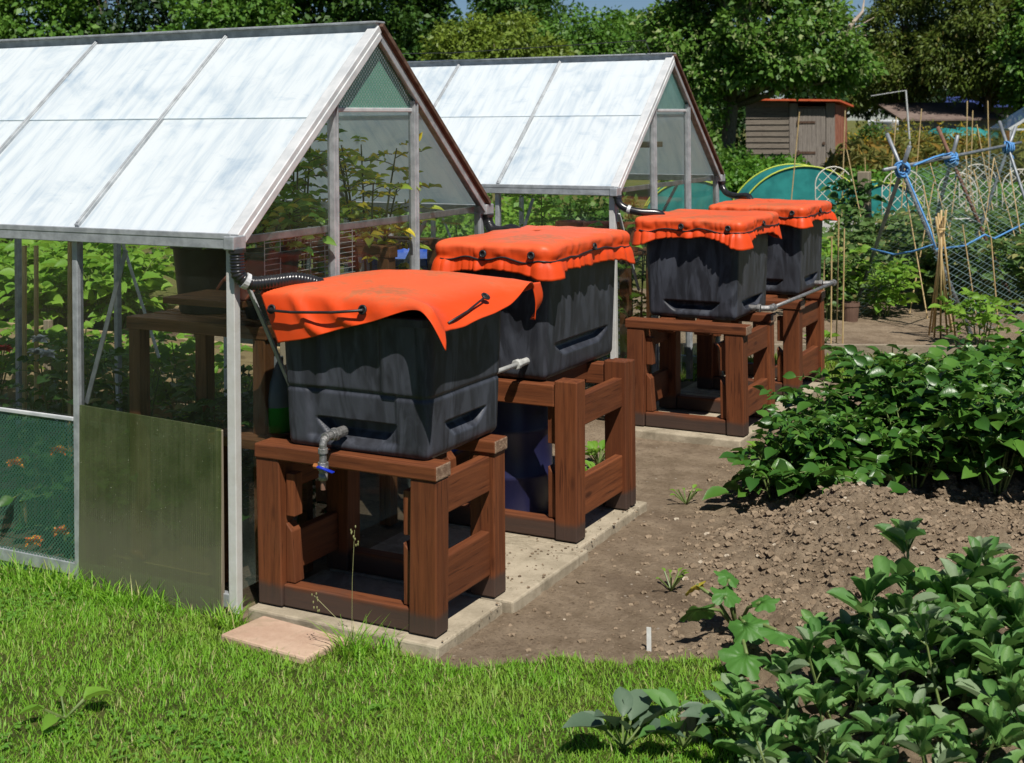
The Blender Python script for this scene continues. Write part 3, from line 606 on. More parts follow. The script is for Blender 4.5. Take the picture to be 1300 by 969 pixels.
# tap on the first tank (part of the tank)
def ringbolt(m, c, d, r, L_, n=8): m.tube([np.array(c), np.array(c)+np.array(d)*L_], r, n)
yb = .078; m = MB(); tx, tz = .395, .655
m.tube([(tx,yb+.03,tz),(tx,yb-.03,tz)], .026, 12); m.tube([(tx,yb-.03,tz),(tx,yb-.055,tz)], .032, 6); m.tube([(tx,yb-.055,tz),(tx,yb-.075,tz)], .025, 12)
m.tube([(tx,yb-.075,tz),(tx,yb-.115,tz-.002),(tx,yb-.135,tz-.01),(tx,yb-.142,tz-.03),(tx,yb-.142,tz-.06)], .018, 12)
m.tube([(tx,yb-.112,tz),(tx,yb-.128,tz)], .024, 12); m.tube([(tx,yb-.142,tz-.045),(tx,yb-.142,tz-.07)], .024, 12); m.tube([(tx,yb-.142,tz-.07),(tx,yb-.142,tz-.11)], .018, 12); m.tube([(tx,yb-.142,tz-.11),(tx,yb-.142,tz-.15)], .026, 6)
m.tube([(tx,yb-.142,tz-.15),(tx,yb-.142,tz-.17)], .019, 12)
tap = m.build('tap', GALV, T1, smooth=False, bevel=.002)
m = MB(); m.blob((tx,yb-.142,tz-.135), .026,.026,.026, 8); m.tube([(tx,yb-.142,tz-.165),(tx,yb-.142,tz-.195)], .022, 8); m.build('valve', GALV, tap, smooth=True)
m = MB(); m.tube([(tx,yb-.142,tz-.195),(tx,yb-.142,tz-.24)], .013, 10); m.build('spout', POLEB, tap)
m = MB(); m.bar((tx+.01,yb-.175,tz-.128),(tx+.085,yb-.178,tz-.142), .022, .007); m.bar((tx-.01,yb-.175,tz-.126),(tx+.02,yb-.175,tz-.130), .018, .010); m.build('lever', BLUEL, tap, bevel=.003)
m = MB(); m.tube([(tx-.02,yb-.142,tz-.135),(tx-.05,yb-.146,tz-.132)], .013, 6); m.build('nut', BRASS, tap)
for o_ in (tap,):
    o_.scale = (.74,.74,.74); pz = np.array(parent_loc(T1)); pv_ = np.array([tx, yb, tz]) - pz; o_.location = [float(a) for a in pv_*(1-.74)]
# pipes joining the tanks
t_ = empty('link_pipe', (.50,.9,.70), 'short white pipe joining the two nearest tanks', 'pipe', 'pipes between tanks')
m = MB(); m.tube([(.56,.59,.735),(.56,1.15,.735)], .010, 10); m.build('pipe', LGREY, t_, smooth=True)
m = MB(); m.tube([(.56,1.10,.735),(.56,1.125,.735)], .022, 8); m.tube([(.56,1.125,.735),(.56,1.15,.735)], .018, 8); m.tube([(.56,1.15,.735),(.56,1.215,.735)], .016, 8); m.build('nut', LGREY, t_, bevel=.003)
t_ = empty('link_pipe', (.9,4.2,.68), 'long grey pipe linking the sides of the two farthest tanks', 'pipe', 'pipes between tanks')
m = MB(); m.tube([(.865,3.74,.652),(.865,5.08,.64)], .011, 10); m.build('pipe', GALV, t_, smooth=True)
for (yy, zz) in ((3.66,.652),(5.02,.641)):
    m = MB(); m.tube([(.74,yy,zz),(.80,yy,zz)], .018, 10); m.tube([(.79,yy,zz),(.81,yy,zz)], .025, 8); m.tube([(.81,yy,zz),(.85,yy+.015,zz),(.865,yy+.05,zz)], .018, 10); m.tube([(.865,yy+.04,zz),(.865,yy+.075,zz)], .023, 8); m.build('fitting', GALV, t_, bevel=.002)

# ------------------------------------------------------------------ covers
def cover(x0, x1, y0, y1, zt, drop, label, seed, corner=.05, sag=.02, cordz=.055):
    c = ((x0+x1)/2, (y0+y1)/2, zt-.03); root = empty('tank_cover', c, label, 'tarpaulin cover', 'orange tank covers')
    R0 = rrect(x0, x1, y0, y1, .028, 420); n = len(R0); arc = np.concatenate([[0], np.cumsum(np.hypot(np.diff(R0[:,0]), np.diff(R0[:,1])))]); per = arc[-1]
    def per_noise(f, sd_): 
        a_ = vnoise(arc, arc*0, f, sd_); w_ = np.clip((per-arc)/.15, 0, 1); return a_*w_ + (1-w_)*a_[0]
    nz = per_noise(17, seed); nz2 = per_noise(4, seed+5); nz3 = per_noise(34, seed+9)
    cd_ = np.min(np.stack([np.hypot(R0[:,0]-x, R0[:,1]-y) for x, y in ((x0,y0),(x1,y0),(x1,y1),(x0,y1))]), 0); cor = np.exp(-(cd_/.11)**2)
    dr = drop*(.86 + .14*nz2 + .05*np.abs(nz3-.5)*2) + corner*cor; cx, cy = c[0], c[1]; rings = []
    for r in np.concatenate([np.linspace(.04, .9, 16), [.94,.97,.99,1.0]]):
        x = cx + (R0[:,0]-cx)*r; y = cy + (R0[:,1]-cy)*r
        z = zt - sag*(1-r**2)*.9 + .012*fbm(x, y, 5, 3, seed) - .006*max(0,(r-.94)/.06)**2 - .008*(nz-.3)*max(0,(r-.8)/.2)
        rings.append(np.stack([x,y,z], -1))
    base = rings[-1]
    for q in np.linspace(.08, 1, 14):
        dz = dr*q; kcd = np.exp(-((dz-cordz)/.018)**2)
        out = .008 + .018*(np.abs(nz-.5)*2-.45)*np.clip(q*3, 0, 1) + .009*(np.abs(nz3-.5)*2-.4)*np.clip(q*2, 0, 1) + .014*np.clip((dz-cordz)/drop, 0, 1)*(.4+nz) + .022*cor*q*(nz3+.3)
        out = out*(1-.8*kcd) + .003*kcd
        rings.append(np.stack([base[:,0]+R0[:,2]*out, base[:,1]+R0[:,3]*out, base[:,2]-dz+.004*(nz-.5)], -1))
    V = np.concatenate(rings); k = len(rings)
    m = MB(); m.add(V, [(i*n+j, (i+1)*n+j, (i+1)*n+(j+1)%n, i*n+(j+1)%n)[::-1] for i in range(k-1) for j in range(n)] + [tuple(range(n))])
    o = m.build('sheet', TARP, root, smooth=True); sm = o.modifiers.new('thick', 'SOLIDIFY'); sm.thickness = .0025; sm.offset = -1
    m = MB(); kk = R0[::4]; bz = base[::4]
    m.tube([(b[0]+r[2]*.012, b[1]+r[3]*.012, b[2]-cordz-.006*math.sin(i*.5)-.01*math.exp(-(c_/.12)**2)) for i, (b, r, c_) in enumerate(zip(bz, kk, cd_[::4]))], .0042, 6); m.build('cord', RUBBER, root, smooth=True)
    def eyelet(j):
        p = base[j] + np.array([R0[j,2]*.021, R0[j,3]*.021, -cordz+.02]); nn = np.array([R0[j,2], R0[j,3], .15]); x = nrm(np.cross(nn, (0,0,1))); y = nrm(np.cross(x, nn)); m = MB()
        m.tube([p + .013*(x*math.cos(a) + y*math.sin(a)) for a in np.linspace(0, 2*PI, 17)], .005, 6, cap=False); m.add([p-.002*nn + .012*(x*math.cos(a)+y*math.sin(a)) for a in np.linspace(0, 2*PI, 13)[:-1]], [tuple(range(12))]); m.build('eyelet', RUBBER, root, smooth=True)
    f0 = np.where(R0[:,4] == 0)[0]; f1 = np.where(R0[:,4] == 1)[0]
    for j in (f0[int(len(f0)*.45)], f0[int(len(f0)*.93)], f1[int(len(f1)*.5)]): eyelet(j)
    return root
cover(.165, .70, 1.12, 1.985, 1.235, .115, 'orange cover with a pleated skirt on the second tank from the camera', 11, .035, -.02)
cover(.175, .81, 3.32, 4.02, 1.185, .105, 'orange cover on the third tank, with a bunched corner flap hanging down', 23, .06, -.008)
cover(.175, .81, 4.58, 5.235, 1.18, .105, 'orange cover on the farthest tank, half behind the third cover', 37, .03, -.008)
# first cover: loose sheet with lifted right edge
root = empty('tank_cover', (.46,.34,1.13), 'loose orange cover on the nearest tank, its right edge lifted and corner jutting out', 'tarpaulin cover', 'orange tank covers')
ctl = np.array([   # rows from back hem to front hem, columns left to right
 [(.07,.72,1.03),(.20,.73,1.05),(.36,.74,1.06),(.52,.74,1.06),(.66,.74,1.07),(.77,.75,1.09),(.845,.72,1.12)],
 [(.055,.68,1.12),(.19,.68,1.145),(.36,.67,1.155),(.52,.67,1.16),(.66,.67,1.155),(.77,.68,1.15),(.855,.66,1.142)],
 [(.05,.50,1.135),(.19,.50,1.165),(.36,.49,1.18),(.52,.48,1.172),(.65,.48,1.155),(.76,.48,1.13),(.868,.48,1.082)],
 [(.055,.30,1.14),(.19,.30,1.165),(.36,.29,1.17),(.52,.28,1.168),(.65,.28,1.155),(.755,.28,1.125),(.872,.27,1.066)],
 [(.06,.13,1.143),(.19,.12,1.163),(.36,.12,1.158),(.52,.11,1.160),(.66,.10,1.158),(.765,.12,1.12),(.862,.15,1.046)],
 [(.068,.052,1.142),(.19,.052,1.148),(.36,.055,1.150),(.53,.05,1.150),(.69,.035,1.155),(.800,.035,1.128),(.866,.03,1.052)],
 [(.085,.032,1.115),(.20,.028,1.118),(.36,.03,1.115),(.54,.025,1.128),(.715,.01,1.146),(.832,-.025,1.135),(.893,-.03,1.052)],
 [(.120,.026,1.045),(.24,.014,1.042),(.38,.018,1.062),(.56,.01,1.096),(.735,-.01,1.134),(.850,-.06,1.120),(.910,-.055,1.028)],
 [(.160,.022,.962),(.29,.008,.988),(.43,.010,1.028),(.60,-.002,1.074),(.755,-.022,1.122),(.862,-.085,1.106),(.920,-.075,1.006)]])
def dense(P, f):
    P = np.array(P); 
    for ax in (0, 1):
        n_ = P.shape[ax]; t = np.linspace(0, n_-1, (n_-1)*f+1); i = np.clip(t.astype(int), 0, n_-2); fr = t - i
        g_ = lambda k: np.take(P, np.clip(i+k, 0, n_-1), axis=ax); sh = [1,1,1]; sh[ax] = -1; fr = fr.reshape(sh)
        a, b, c_, d_ = g_(-1), g_(0), g_(1), g_(2); P = b + .5*fr*(c_-a + fr*(2*a-5*b+4*c_-d_ + fr*(3*(b-c_)+d_-a)))
    return P
S = dense(ctl, 9); rr_, cc_ = S.shape[:2]
jj, ii = np.meshgrid(np.arange(cc_)/(cc_-1), np.arange(rr_)/(rr_-1))
S[:,:,2] += .010*fbm(S[:,:,0], S[:,:,1], 6, 3, 4)*(ii < .62) + .004*fbm(jj*8, ii*8, 1.3, 3, 6)
fl = np.clip((ii-.62)/.15, 0, 1); S[:,:,1] -= fl*(.016*np.exp(-((jj-.21-(ii-.7)*.18)/.030)**2) + .013*np.exp(-((jj-.36-(ii-.7)*.2)/.028)**2) + .008*np.exp(-((jj-.55)/.04)**2) - .006)
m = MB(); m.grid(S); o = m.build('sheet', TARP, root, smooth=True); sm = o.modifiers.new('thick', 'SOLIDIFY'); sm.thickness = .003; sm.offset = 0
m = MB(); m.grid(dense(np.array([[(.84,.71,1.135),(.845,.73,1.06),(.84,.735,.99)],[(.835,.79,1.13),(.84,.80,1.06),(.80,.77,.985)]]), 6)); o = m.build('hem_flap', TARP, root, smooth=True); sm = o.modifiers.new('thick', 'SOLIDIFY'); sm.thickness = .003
def eyel(p, nn):
    x = nrm(np.cross(nn, (0,0,1))); y = nrm(np.cross(x, nn)); p = np.array(p); m = MB()
    m.tube([p + .014*(x*math.cos(a)+y*math.sin(a)) for a in np.linspace(0, 2*PI, 17)], .0042, 6, cap=False); m.add([p-.001*np.array(nn)+.013*(x*math.cos(a)+y*math.sin(a)) for a in np.linspace(0, 2*PI, 13)[:-1]], [tuple(range(12))]); m.build('eyelet', RUBBER, root, smooth=True)
eyel((.145,.012,1.085), (0,-1,.25)); eyel((.545,.002,1.108), (0,-1,.2)); eyel((.824,.375,1.124), (.6,-.1,.8))
m = MB(); m.tube([(.135,.004,1.082),(.25,-.010,1.083),(.42,-.006,1.092),(.552,-.006,1.107)], .0052, 7); m.build('cord', RUBBER, root, smooth=True)
m = MB(); m.tube([(.822,.375,1.122),(.838,.22,1.092),(.848,.07,1.072)], .0042, 7); m.build('cord', RUBBER, root, smooth=True)

# ------------------------------------------------------------------ rainwater hoses
def hose(pts, r, label, corr=True, clip=None, seg=26):
    P = np.array(pts, float); P = dense(np.stack([P, P], 1), seg)[:,0]; L_ = np.concatenate([[0], np.cumsum(np.linalg.norm(np.diff(P, axis=0), axis=1))])
    n_ = int(L_[-1]/.0032); t = np.linspace(0, L_[-1], n_); P = np.stack([np.interp(t, L_, P[:,i]) for i in range(3)], -1)
    rad = r*(1 + (.07*np.sin(t/.011*2*PI) if corr else 0)*np.ones(n_)); root = empty('downpipe_hose', P[0], label, 'hose', 'black hoses from gutters')
    m = MB(); m.tube(P, rad, 14); m.build('hose', HOSE, root, smooth=True)
    if clip is not None:
        k = int(n_*clip); m = MB(); m.tube(P[k:k+7], r*1.16, 16); m.build('clip', ALUW, root)
    m = MB(); m.tube(P[:5] - np.array([0,0,.0]), r*1.22, 14); m.build('collar', HOSE, root, smooth=False)
    return root
hose([(.018,-.022,1.298),(.02,-.022,1.24),(.026,-.018,1.20),(.055,.02,1.173),(.11,.07,1.175),(.16,.14,1.178),(.205,.21,1.155),(.22,.25,1.12)], .026, 'black corrugated hose with a grey clip feeding the nearest tank', True, .26)
hose([(.018,1.852,1.298),(.02,1.852,1.26),(.05,1.84,1.225),(.12,1.80,1.222),(.20,1.75,1.238),(.27,1.70,1.225),(.29,1.68,1.19)], .024, 'black hose from the nearest greenhouse gutter to the second tank', True)
hose([(.018,3.424,1.298),(.03,3.424,1.255),(.07,3.43,1.225),(.15,3.45,1.205),(.25,3.50,1.195),(.28,3.52,1.15)], .022, 'black hose from the second greenhouse to the third tank', False, .3)
hose([(.018,5.30,1.298),(.02,5.30,1.26),(.06,5.28,1.215),(.15,5.22,1.20),(.26,5.14,1.205),(.30,5.10,1.16)], .022, 'black hose from the far gutter to the farthest tank', False)

# ------------------------------------------------------------------ plants
POT = leafm('potato_leaf', (.026,.092,.013), (.10,.225,.03), (.34,.36,.05), .006, .36, .22, .5)
BEAN = leafm('broad_bean_leaf', (.06,.165,.036), (.17,.32,.085), (.21,.29,.16), .12, .52, .25, .3)
KALE = leafm('grey_green_leaf', (.075,.125,.075), (.13,.19,.12), None, 0, .5, .15, .45)
COUR = leafm('courgette_leaf', (.05,.16,.025), (.10,.25,.045), None, 0, .5, .3, .4)
YELL = leafm('yellowed_leaf', (.36,.32,.03), (.5,.40,.06), None, 0, .6, .3, .3)
TOM = leafm('tomato_leaf', (.10,.25,.04), (.24,.40,.07), (.5,.5,.08), .13, .5, .45, .35)
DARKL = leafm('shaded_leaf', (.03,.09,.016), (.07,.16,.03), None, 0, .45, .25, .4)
BRITE = leafm('bright_leaf', (.13,.29,.03), (.24,.41,.055), None, 0, .5, .4, .35)
PEA = leafm('pea_leaf', (.06,.13,.03), (.13,.21,.06), (.28,.28,.1), .1, .5, .3, .35)
def arc(p, d, L_, droop, n=7):
    t = np.linspace(0, 1, n)[:,None]; return np.array(p) + np.array(d)*L_*t + np.array([0,0,-1.])*droop*t**2*L_
def compound(p, d, L_, leaf, pairs, upv=(0,0,1)):
    d = nrm(d); A = arc(p, d, L_, .35, 8); side = nrm(np.cross(d, upv)); P = []; D = []; Nn = []; S = []
    for k in range(pairs):
        t = .3 + .55*k/max(1, pairs-1); q = A[min(7, int(t*7))]
        for sg in (-1, 1): P.append(q); D.append(side*sg + d*.45 + np.array([0,0,-.25+.35*rng.random()])); Nn.append(np.array([0,0,1.]) + .55*rng.normal(size=3)); S.append(leaf*(.5+.35*t+.35*rng.random()))
    P.append(A[-1]); D.append(d + np.array([0,0,-.55+.5*rng.random()])); Nn.append(np.array([0,0,1.]) + d*.3 + .4*rng.normal(size=3)); S.append(leaf*(1.05+.45*rng.random()))
    return P, D, Nn, S, A
def potato(name, h, spread, ns, label, loc, group='potato plants', leaf=.090, matl=None, tpl=OVATE, pairs=2, per=6, asp=.68, cat='potato plant', stemm=None):
    root = empty(name, (0,0,0), label, cat, group); P = []; D = []; Nn = []; S = []; m = MB()
    for i in range(ns):
        a = 2*PI*(i + .6*rng.random())/ns; lean = spread*(.25+.75*rng.random()); hh = h*(.7+.35*rng.random())
        base = np.array([.05*math.cos(a), .05*math.sin(a), -.02]); top = np.array([lean*math.cos(a), lean*math.sin(a), hh]); mid = (base+top)/2 + np.array([0,0,.12*h])
        st = dense(np.array([[base, mid, top], [base, mid, top]]), 8)[0]; m.tube(st, np.linspace(.007, .003, len(st)), 5)
        for k in range(per):
            t = .28 + .72*(k+rng.random()*.5)/per; q = st[min(len(st)-1, int(t*(len(st)-1)))]; b = a + 2.4*k + .5*rng.normal(); d = np.array([math.cos(b), math.sin(b), .35+.5*t*rng.random()])
            p_, d_, n_, s_, A = compound(q, d, .13+.09*rng.random(), leaf*(.75+.45*rng.random()), pairs); P += p_; D += d_; Nn += n_; S += s_; m.tube(A, .0022, 4)
        p_, d_, n_, s_, A = compound(st[-1], np.array([math.cos(a), math.sin(a), .8]), .1, leaf*.8, 2); P += p_; D += d_; Nn += n_; S += s_
    S = np.array(S); V, F = scatter(P, D, Nn, S, S*asp, tpl)
    m.build('stems', stemm or STEM, root, smooth=True); np_mesh('leaves', V, F, matl or POT, root); root.location = [float(x) for x in loc]; return root
pv = [potato('potato_plant', h, sp, ns, 'lush potato plant amid the dense leafy bed on the right', cf(1.6+.5*i, 7.0), per=7) for i, (h, sp, ns) in enumerate(((.46,.34,13),(.42,.38,12),(.5,.32,14),(.36,.36,11)))]
k = 0; spots = []
for d, s0, s1, hs0, hs1 in ((6.36,1.44,3.4,.66,1.05),(6.72,1.72,3.6,.84,1.12),(7.1,2.14,3.9,.92,1.1),(7.75,2.85,4.2,.98,1.1)):
    s = s0
    while s < s1: spots.append((s + .06*rng.normal(), d + .07*rng.normal(), hs0 + (hs1-hs0)*min(1, (s-s0)/1.3))); s += .42
for i, (s, d, sc) in enumerate(spots):
    p = cf(s, d); p[2] = float(height(np.array([p[0]]), np.array([p[1]]))[0]) + .0
    if i < 4: pv[i].location = [float(x) for x in p]; pv[i].scale = (sc,)*3; pv[i].rotation_euler = (0,0,i)
    else: copy_thing(pv[i % 4], p, rng.random()*6.28, sc)
p = cf(1.24, 6.2); potato('potato_plant', .20, .22, 7, 'low sprawling potato shoot at the left end of the leafy bed', (p[0], p[1], -.03), per=4)
p = cf(1.5, 6.02); potato('potato_plant', .15, .16, 5, 'small potato shoot with broad leaves lying on the mound of soil', (p[0], p[1], .03), per=3)
# yellowing leaves low on the potatoes
def bean(h, nst, seed):
    root = empty('broad_bean', (0,0,0), 'grey-green broad bean plant crowding the lower right corner', 'broad bean plant', 'broad bean plants'); P = []; D = []; Nn = []; S = []; m = MB()
    for i in range(nst):
        a = 2*PI*(i+rng.random()*.5)/nst; r0 = .05; base = np.array([r0*math.cos(a), r0*math.sin(a), -.02]); hh = h*(.75+.3*rng.random()); top = base + np.array([.10*math.cos(a), .10*math.sin(a), hh])*(1 if nst > 1 else 1)
        st = dense(np.array([[base, (base+top)/2+np.array([.01,.01,0]), top]]*2), 10)[0]; m.tube(st, np.linspace(.0075,.004,len(st)), 4)
        nn = int(hh/.056)
        for k in range(1, nn+1):
            t = k/nn; q = st[min(len(st)-1, int(t*(len(st)-1)))]; b = a + PI*k + .45*rng.normal(); up = .35 + .6*t; d = nrm(np.array([math.cos(b), math.sin(b), up])); L_ = (.12+.05*rng.random())*(1.15-.55*t)
            A = arc(q, d, L_, .2, 6); m.tube(A, .0022, 4); side = nrm(np.cross(d, (0,0,1)))
            for j, tt in enumerate((.42, .85)):
                for sg in (-1, 1):
                    P.append(A[min(5, int(tt*5))]); D.append(side*sg*.8 + d*.8 + np.array([0,0,.15*rng.normal()+.35])); Nn.append(np.array([0,0,1.]) - d*.45 + side*sg*-.35 + .25*rng.normal(size=3)); S.append((.098+.045*rng.random())*(1.10-.3*t))
        for k in range(9):
            b = 2*PI*k/9 + rng.random(); P.append(st[-1] + np.array([0,0,.005*k-.02])); D.append(np.array([math.cos(b)*.45, math.sin(b)*.45, 1.])); Nn.append(np.array([-math.cos(b), -math.sin(b), .3])); S.append(.072+.035*rng.random())
    S = np.array(S); V, F = scatter(P, D, Nn, S, S*.46, OBOV); m.build('stems', STEM, root); np_mesh('leaves', V, F, BEAN, root); return root
bv = [bean(.40,2,1), bean(.34,3,2), bean(.44,2,3), bean(.29,3,4)]
bs = [((cf(s_b, d_b)[0], cf(s_b, d_b)[1]), v_b, h_b/(.40,.34,.44,.29)[v_b]) for s_b, d_b, h_b, v_b in ((1.17,4.18,.41,0),(.66,3.66,.19,3),(.70,3.42,.20,1),(.84,3.72,.25,1),(1.06,3.80,.29,2),(.97,3.98,.21,3),(1.60,4.22,.37,0),(1.38,4.08,.34,1),(1.27,3.78,.32,0),(1.50,3.86,.37,2),(1.30,4.02,.27,3),(1.72,3.92,.34,1),(1.86,4.15,.36,2),(1.42,3.5,.30,0),(1.12,3.45,.25,1),(.84,3.40,.20,3),(1.66,3.52,.35,2),(1.95,3.8,.40,0),(1.10,4.02,.22,3),(2.1,4.3,.38,1),(1.52,4.14,.30,3))]
for i, ((x, y), v, sc) in enumerate(bs):
    p = (x, y, float(height(np.array([x]), np.array([y]))[0]))
    if i < 3: o = bv[(0,1,2)[i]]; o.location = p; o.scale = (sc,)*3
    elif i == 3: o = bv[3]; o.location = p; o.scale = (sc,)*3
    else: o = copy_thing(bv[v], p, rng.random()*6.28, sc)
    if i == 0: o['label'] = 'broad bean plant standing alone on the bare soil with an upright leafy tip'
    if i == 4: o['label'] = 'broad bean plant near the middle of the clump in the lower right'
# courgette
def lobed(c, d, nn, R, name, matl, root):
    d = nrm(d); nn = nrm(nn); x = nrm(np.cross(d, nn)); nn = np.cross(x, d); V = [np.array(c)]; F = []; na = 40
    for ri, rr in enumerate((.33,.66,1.)):
        for a in range(na):
            g_ = 2*PI*a/na; rad = R*rr*(1+.16*rr*math.cos(5*g_) + .05*math.sin(17*g_)*rr)*(.45 if abs(g_-PI) < .12 else 1); V.append(np.array(c) + d*(math.cos(g_)*rad + R*.35) + x*math.sin(g_)*rad + nn*(-.25*R*rr*rr + .10*R*rr*math.sin(3*g_+c[0]*50) + .05*R*rr*math.cos(10*g_)))
    F += [(0, 1+a, 1+(a+1)%na) for a in range(na)]
    m = MB(); m.add(V, F)
    for ri in range(2): m.add([], []); m.f += [(1+ri*na+a, 1+(ri+1)*na+a, 1+(ri+1)*na+(a+1)%na, 1+ri*na+(a+1)%na) for a in range(na)]; m.m += [0]*na
    m.build(name, matl, root, smooth=True)
c0 = gnd(935, 800, -.02); root = empty('courgette_plant', c0, 'sprawling courgette plant with large lobed leaves, one of them yellow, at the lawn edge', 'courgette plant')
m = MB()
for (u, v, d, R, dd, ma) in ((893,772,4.55,.060,(-.8,-.5,-.2),COUR),(920,758,4.60,.050,(-.1,.9,.3),COUR),(945,790,4.45,.062,(.7,-.5,-.3),COUR),(948,830,4.3,.068,(-.2,-1,-.2),COUR),(985,800,4.35,.07,(.9,-.2,-.3),COUR),(884,742,4.68,.040,(-.6,.3,-.6),YELL),(925,735,4.66,.045,(-.3,.6,.2),COUR),(965,765,4.5,.045,(.6,.3,.2),COUR)):
    p = at(u, v, d); lobed(p, dd, np.array([.15,-.4,.85]) + .38*rng.normal(size=3), R, 'leaf', ma, root); m.tube([c0, (c0+p)/2 + np.array([0,0,.03]), p], .006, 6)
m.build('stems', STEM, root, smooth=True)
m = MB()
for k in range(5): p = at(938+4*rng.normal(), 748, 4.55); 
V, F = scatter([p]*5, [(math.cos(a), math.sin(a), .8) for a in np.arange(5)*1.26], [(0,0,1)]*5, np.full(5,.035), np.full(5,.022), OVATE); np_mesh('flower', V, F, leafm('orange_petal', (.7,.28,.01), (.8,.4,.02)), root)
# foreground leaves along the bottom
def rosette(name, loc, n, L_, label, matl, asp=.55, up=.7, tpl=OVATE, cat='plant', group=None):
    root = empty(name, loc, label, cat, group); a = np.arange(n)*2.4 + rng.random(n); u_ = up*(.4+.9*rng.random(n)); D = np.stack([np.cos(a), np.sin(a), u_], -1); Nn = np.stack([-np.cos(a)*.5, -np.sin(a)*.5, np.ones(n)], -1) + .2*rng.normal(size=(n,3))
    S = L_*(.7+.5*rng.random(n)); pb = np.array(loc) + nrm(D)*np.array([.06,.06,.07]) + np.array([0,0,.02]); V, F = scatter(pb - np.array(loc), D, Nn, S, S*asp, tpl)
    m = MB(); [m.tube([np.array(loc), q + .0*np.array(loc)], .0035, 5) for q in pb]; m.build('stems', STEM, root); np_mesh('leaves', V, F, matl, root); return root
rosette('brassica', cf(.30, 3.80, -.03), 8, .12, 'young grey-green brassica with oval leaves at the bottom edge of the lawn', KALE, .62, .9, cat='brassica plant')
rosette('brassica', cf(.47, 3.80, -.03), 9, .12, 'dark-leaved young brassica beside the broad beans at the bottom edge', BEAN, .5, .8, cat='brassica plant')
rosette('brassica', cf(.62, 3.85, -.03), 14, .10, 'bushy sage-coloured seedling clump between lawn and broad beans', KALE, .42, .8, cat='brassica plant')
rosette('garden_weed', cf(-1.36, 4.02, -.03), 5, .075, 'broad-leaved weed growing in the lawn at the lower left', BRITE, .6, .35, cat='weed')
c = gnd(824, 826, -.04); m = MB(); m.bar(c + np.array([0,0,-.02]), c + np.array([-.004,.01,.075]), .016, .0025, (0,1,0)); tag(m.build('plant_label', WHITEP, None), 'small white plastic plant label stuck in the soil at the lawn edge', 'plant label')
c = cf(.50, 3.86, 0); m = MB(); m.bar(c + np.array([0,0,-.1]), c + np.array([0,0,.045]), .05, .04, (0,1,0)); tag(m.build('stake', OLDZ, None, bevel=.004), 'short grey timber stake among the leaves at the bottom edge', 'stake')
# grass tufts
def tuft(loc, n, h, label, seedheads=False):
    root = empty('grass_tuft', loc, label, 'grass tuft', 'grass tufts'); a = rng.random(n)*6.28; t = .15+.7*rng.random(n); D = np.stack([np.cos(a)*t, np.sin(a)*t, np.ones(n)], -1); Nn = np.stack([-np.cos(a), -np.sin(a), t], -1)
    V, F = scatter(.03*rng.normal(size=(n,3))*np.array([1,1,0]), D, Nn, h*(.5+.6*rng.random(n)), np.full(n,.005), BLADE); np_mesh('blades', V, F, GRASS, root)
    if seedheads:
        m = MB(); L_ = np.array(loc)
        for dx, dy, hh in ((.03,-.02,.44),(-.13,-.03,.20)):
            tip = L_ + np.array([dx, dy, hh]); m.tube([L_, L_ + np.array([dx*.3, dy*.3, hh*.6]), tip], .0011, 4)
            for q in range(10): m.blob(tip + np.array([.010*rng.normal(), .010*rng.normal(), -.007*q+.01]), .0025,.0025,.005, 4)
        m.build('seed_heads', leafm('grass_seed', (.3,.3,.12), (.42,.4,.2)), root)
tuft((.58,-.13,-.04), 90, .16, 'tall grass tuft with seed heads before the nearest stand', True)
tuft((.66,-.05,-.04), 50, .09, 'short grass tuft against the front leg of the nearest stand')
tuft((.02,-.09,-.04), 45, .11, 'grass tuft around the foot of the greenhouse corner post')
tuft((-.72,-.07,-.04), 50, .12, 'grass tuft at the foot of the second wall post from the corner')
wk = [((.45,2.15),'weedy plant on the soil seen through the second stand'),((.30,2.5),'low green weeds between the two greenhouses behind the second stand'),((.95,2.05),'tiny weed seedling on the bare soil near the second stand'),((1.06,2.9),'small weed patch on the path beside the third stand'),((1.30,.95),'little weed in the bare soil in front of the lawn'),((.55,3.95),'green-leaved weed growing inside the third stand')]
for (x, y), lb in wk: rosette('garden_weed', (x, y, -.04), 16 if y > 2.1 else 9, .06 if y > 2.1 else .028, lb, BRITE, .6, .9, cat='weed', group='weeds on the soil')

# ------------------------------------------------------------------ inside the greenhouses
def bench(x0, x1, y0, y1, h, label, shelf=None):
    root = empty('wooden_bench', ((x0+x1)/2, (y0+y1)/2, 0), label, 'bench', 'benches in the greenhouse')
    for x in (x0, x1-.06):
        for y in (y0, y1-.06): m = MB(); m.box(x, x+.06, y, y+.06, -.03, h-.05); m.build('leg', BENCH[2], root, bevel=.004)
    for y in (y0-.003, y1-.063): m = MB(); m.box(x0-.01, x1+.01, y, y+.066, h-.05, h); m.build('rail', BENCH[0], root, bevel=.004)
    m = MB(); k = y0+.07
    while k < y1-.12: m.box(x0, x1, k, k+.05, h-.02, h-.002); k += .075
    m.build('top_slats', BENCH[0], root, bevel=.003)
    if shelf: m = MB(); m.box(x0+.02, x1-.02, y0+.02, y1-.02, shelf-.03, shelf); m.build('shelf', BENCH[0], root, bevel=.003)
    return root
bench(-.80, -.10, .28, .74, .965, 'brown wooden bench holding black buckets inside the nearest greenhouse')
bench(-.80, -.08, 1.12, 1.60, 1.20, 'high brown bench along the back wall of the nearest greenhouse', .6)
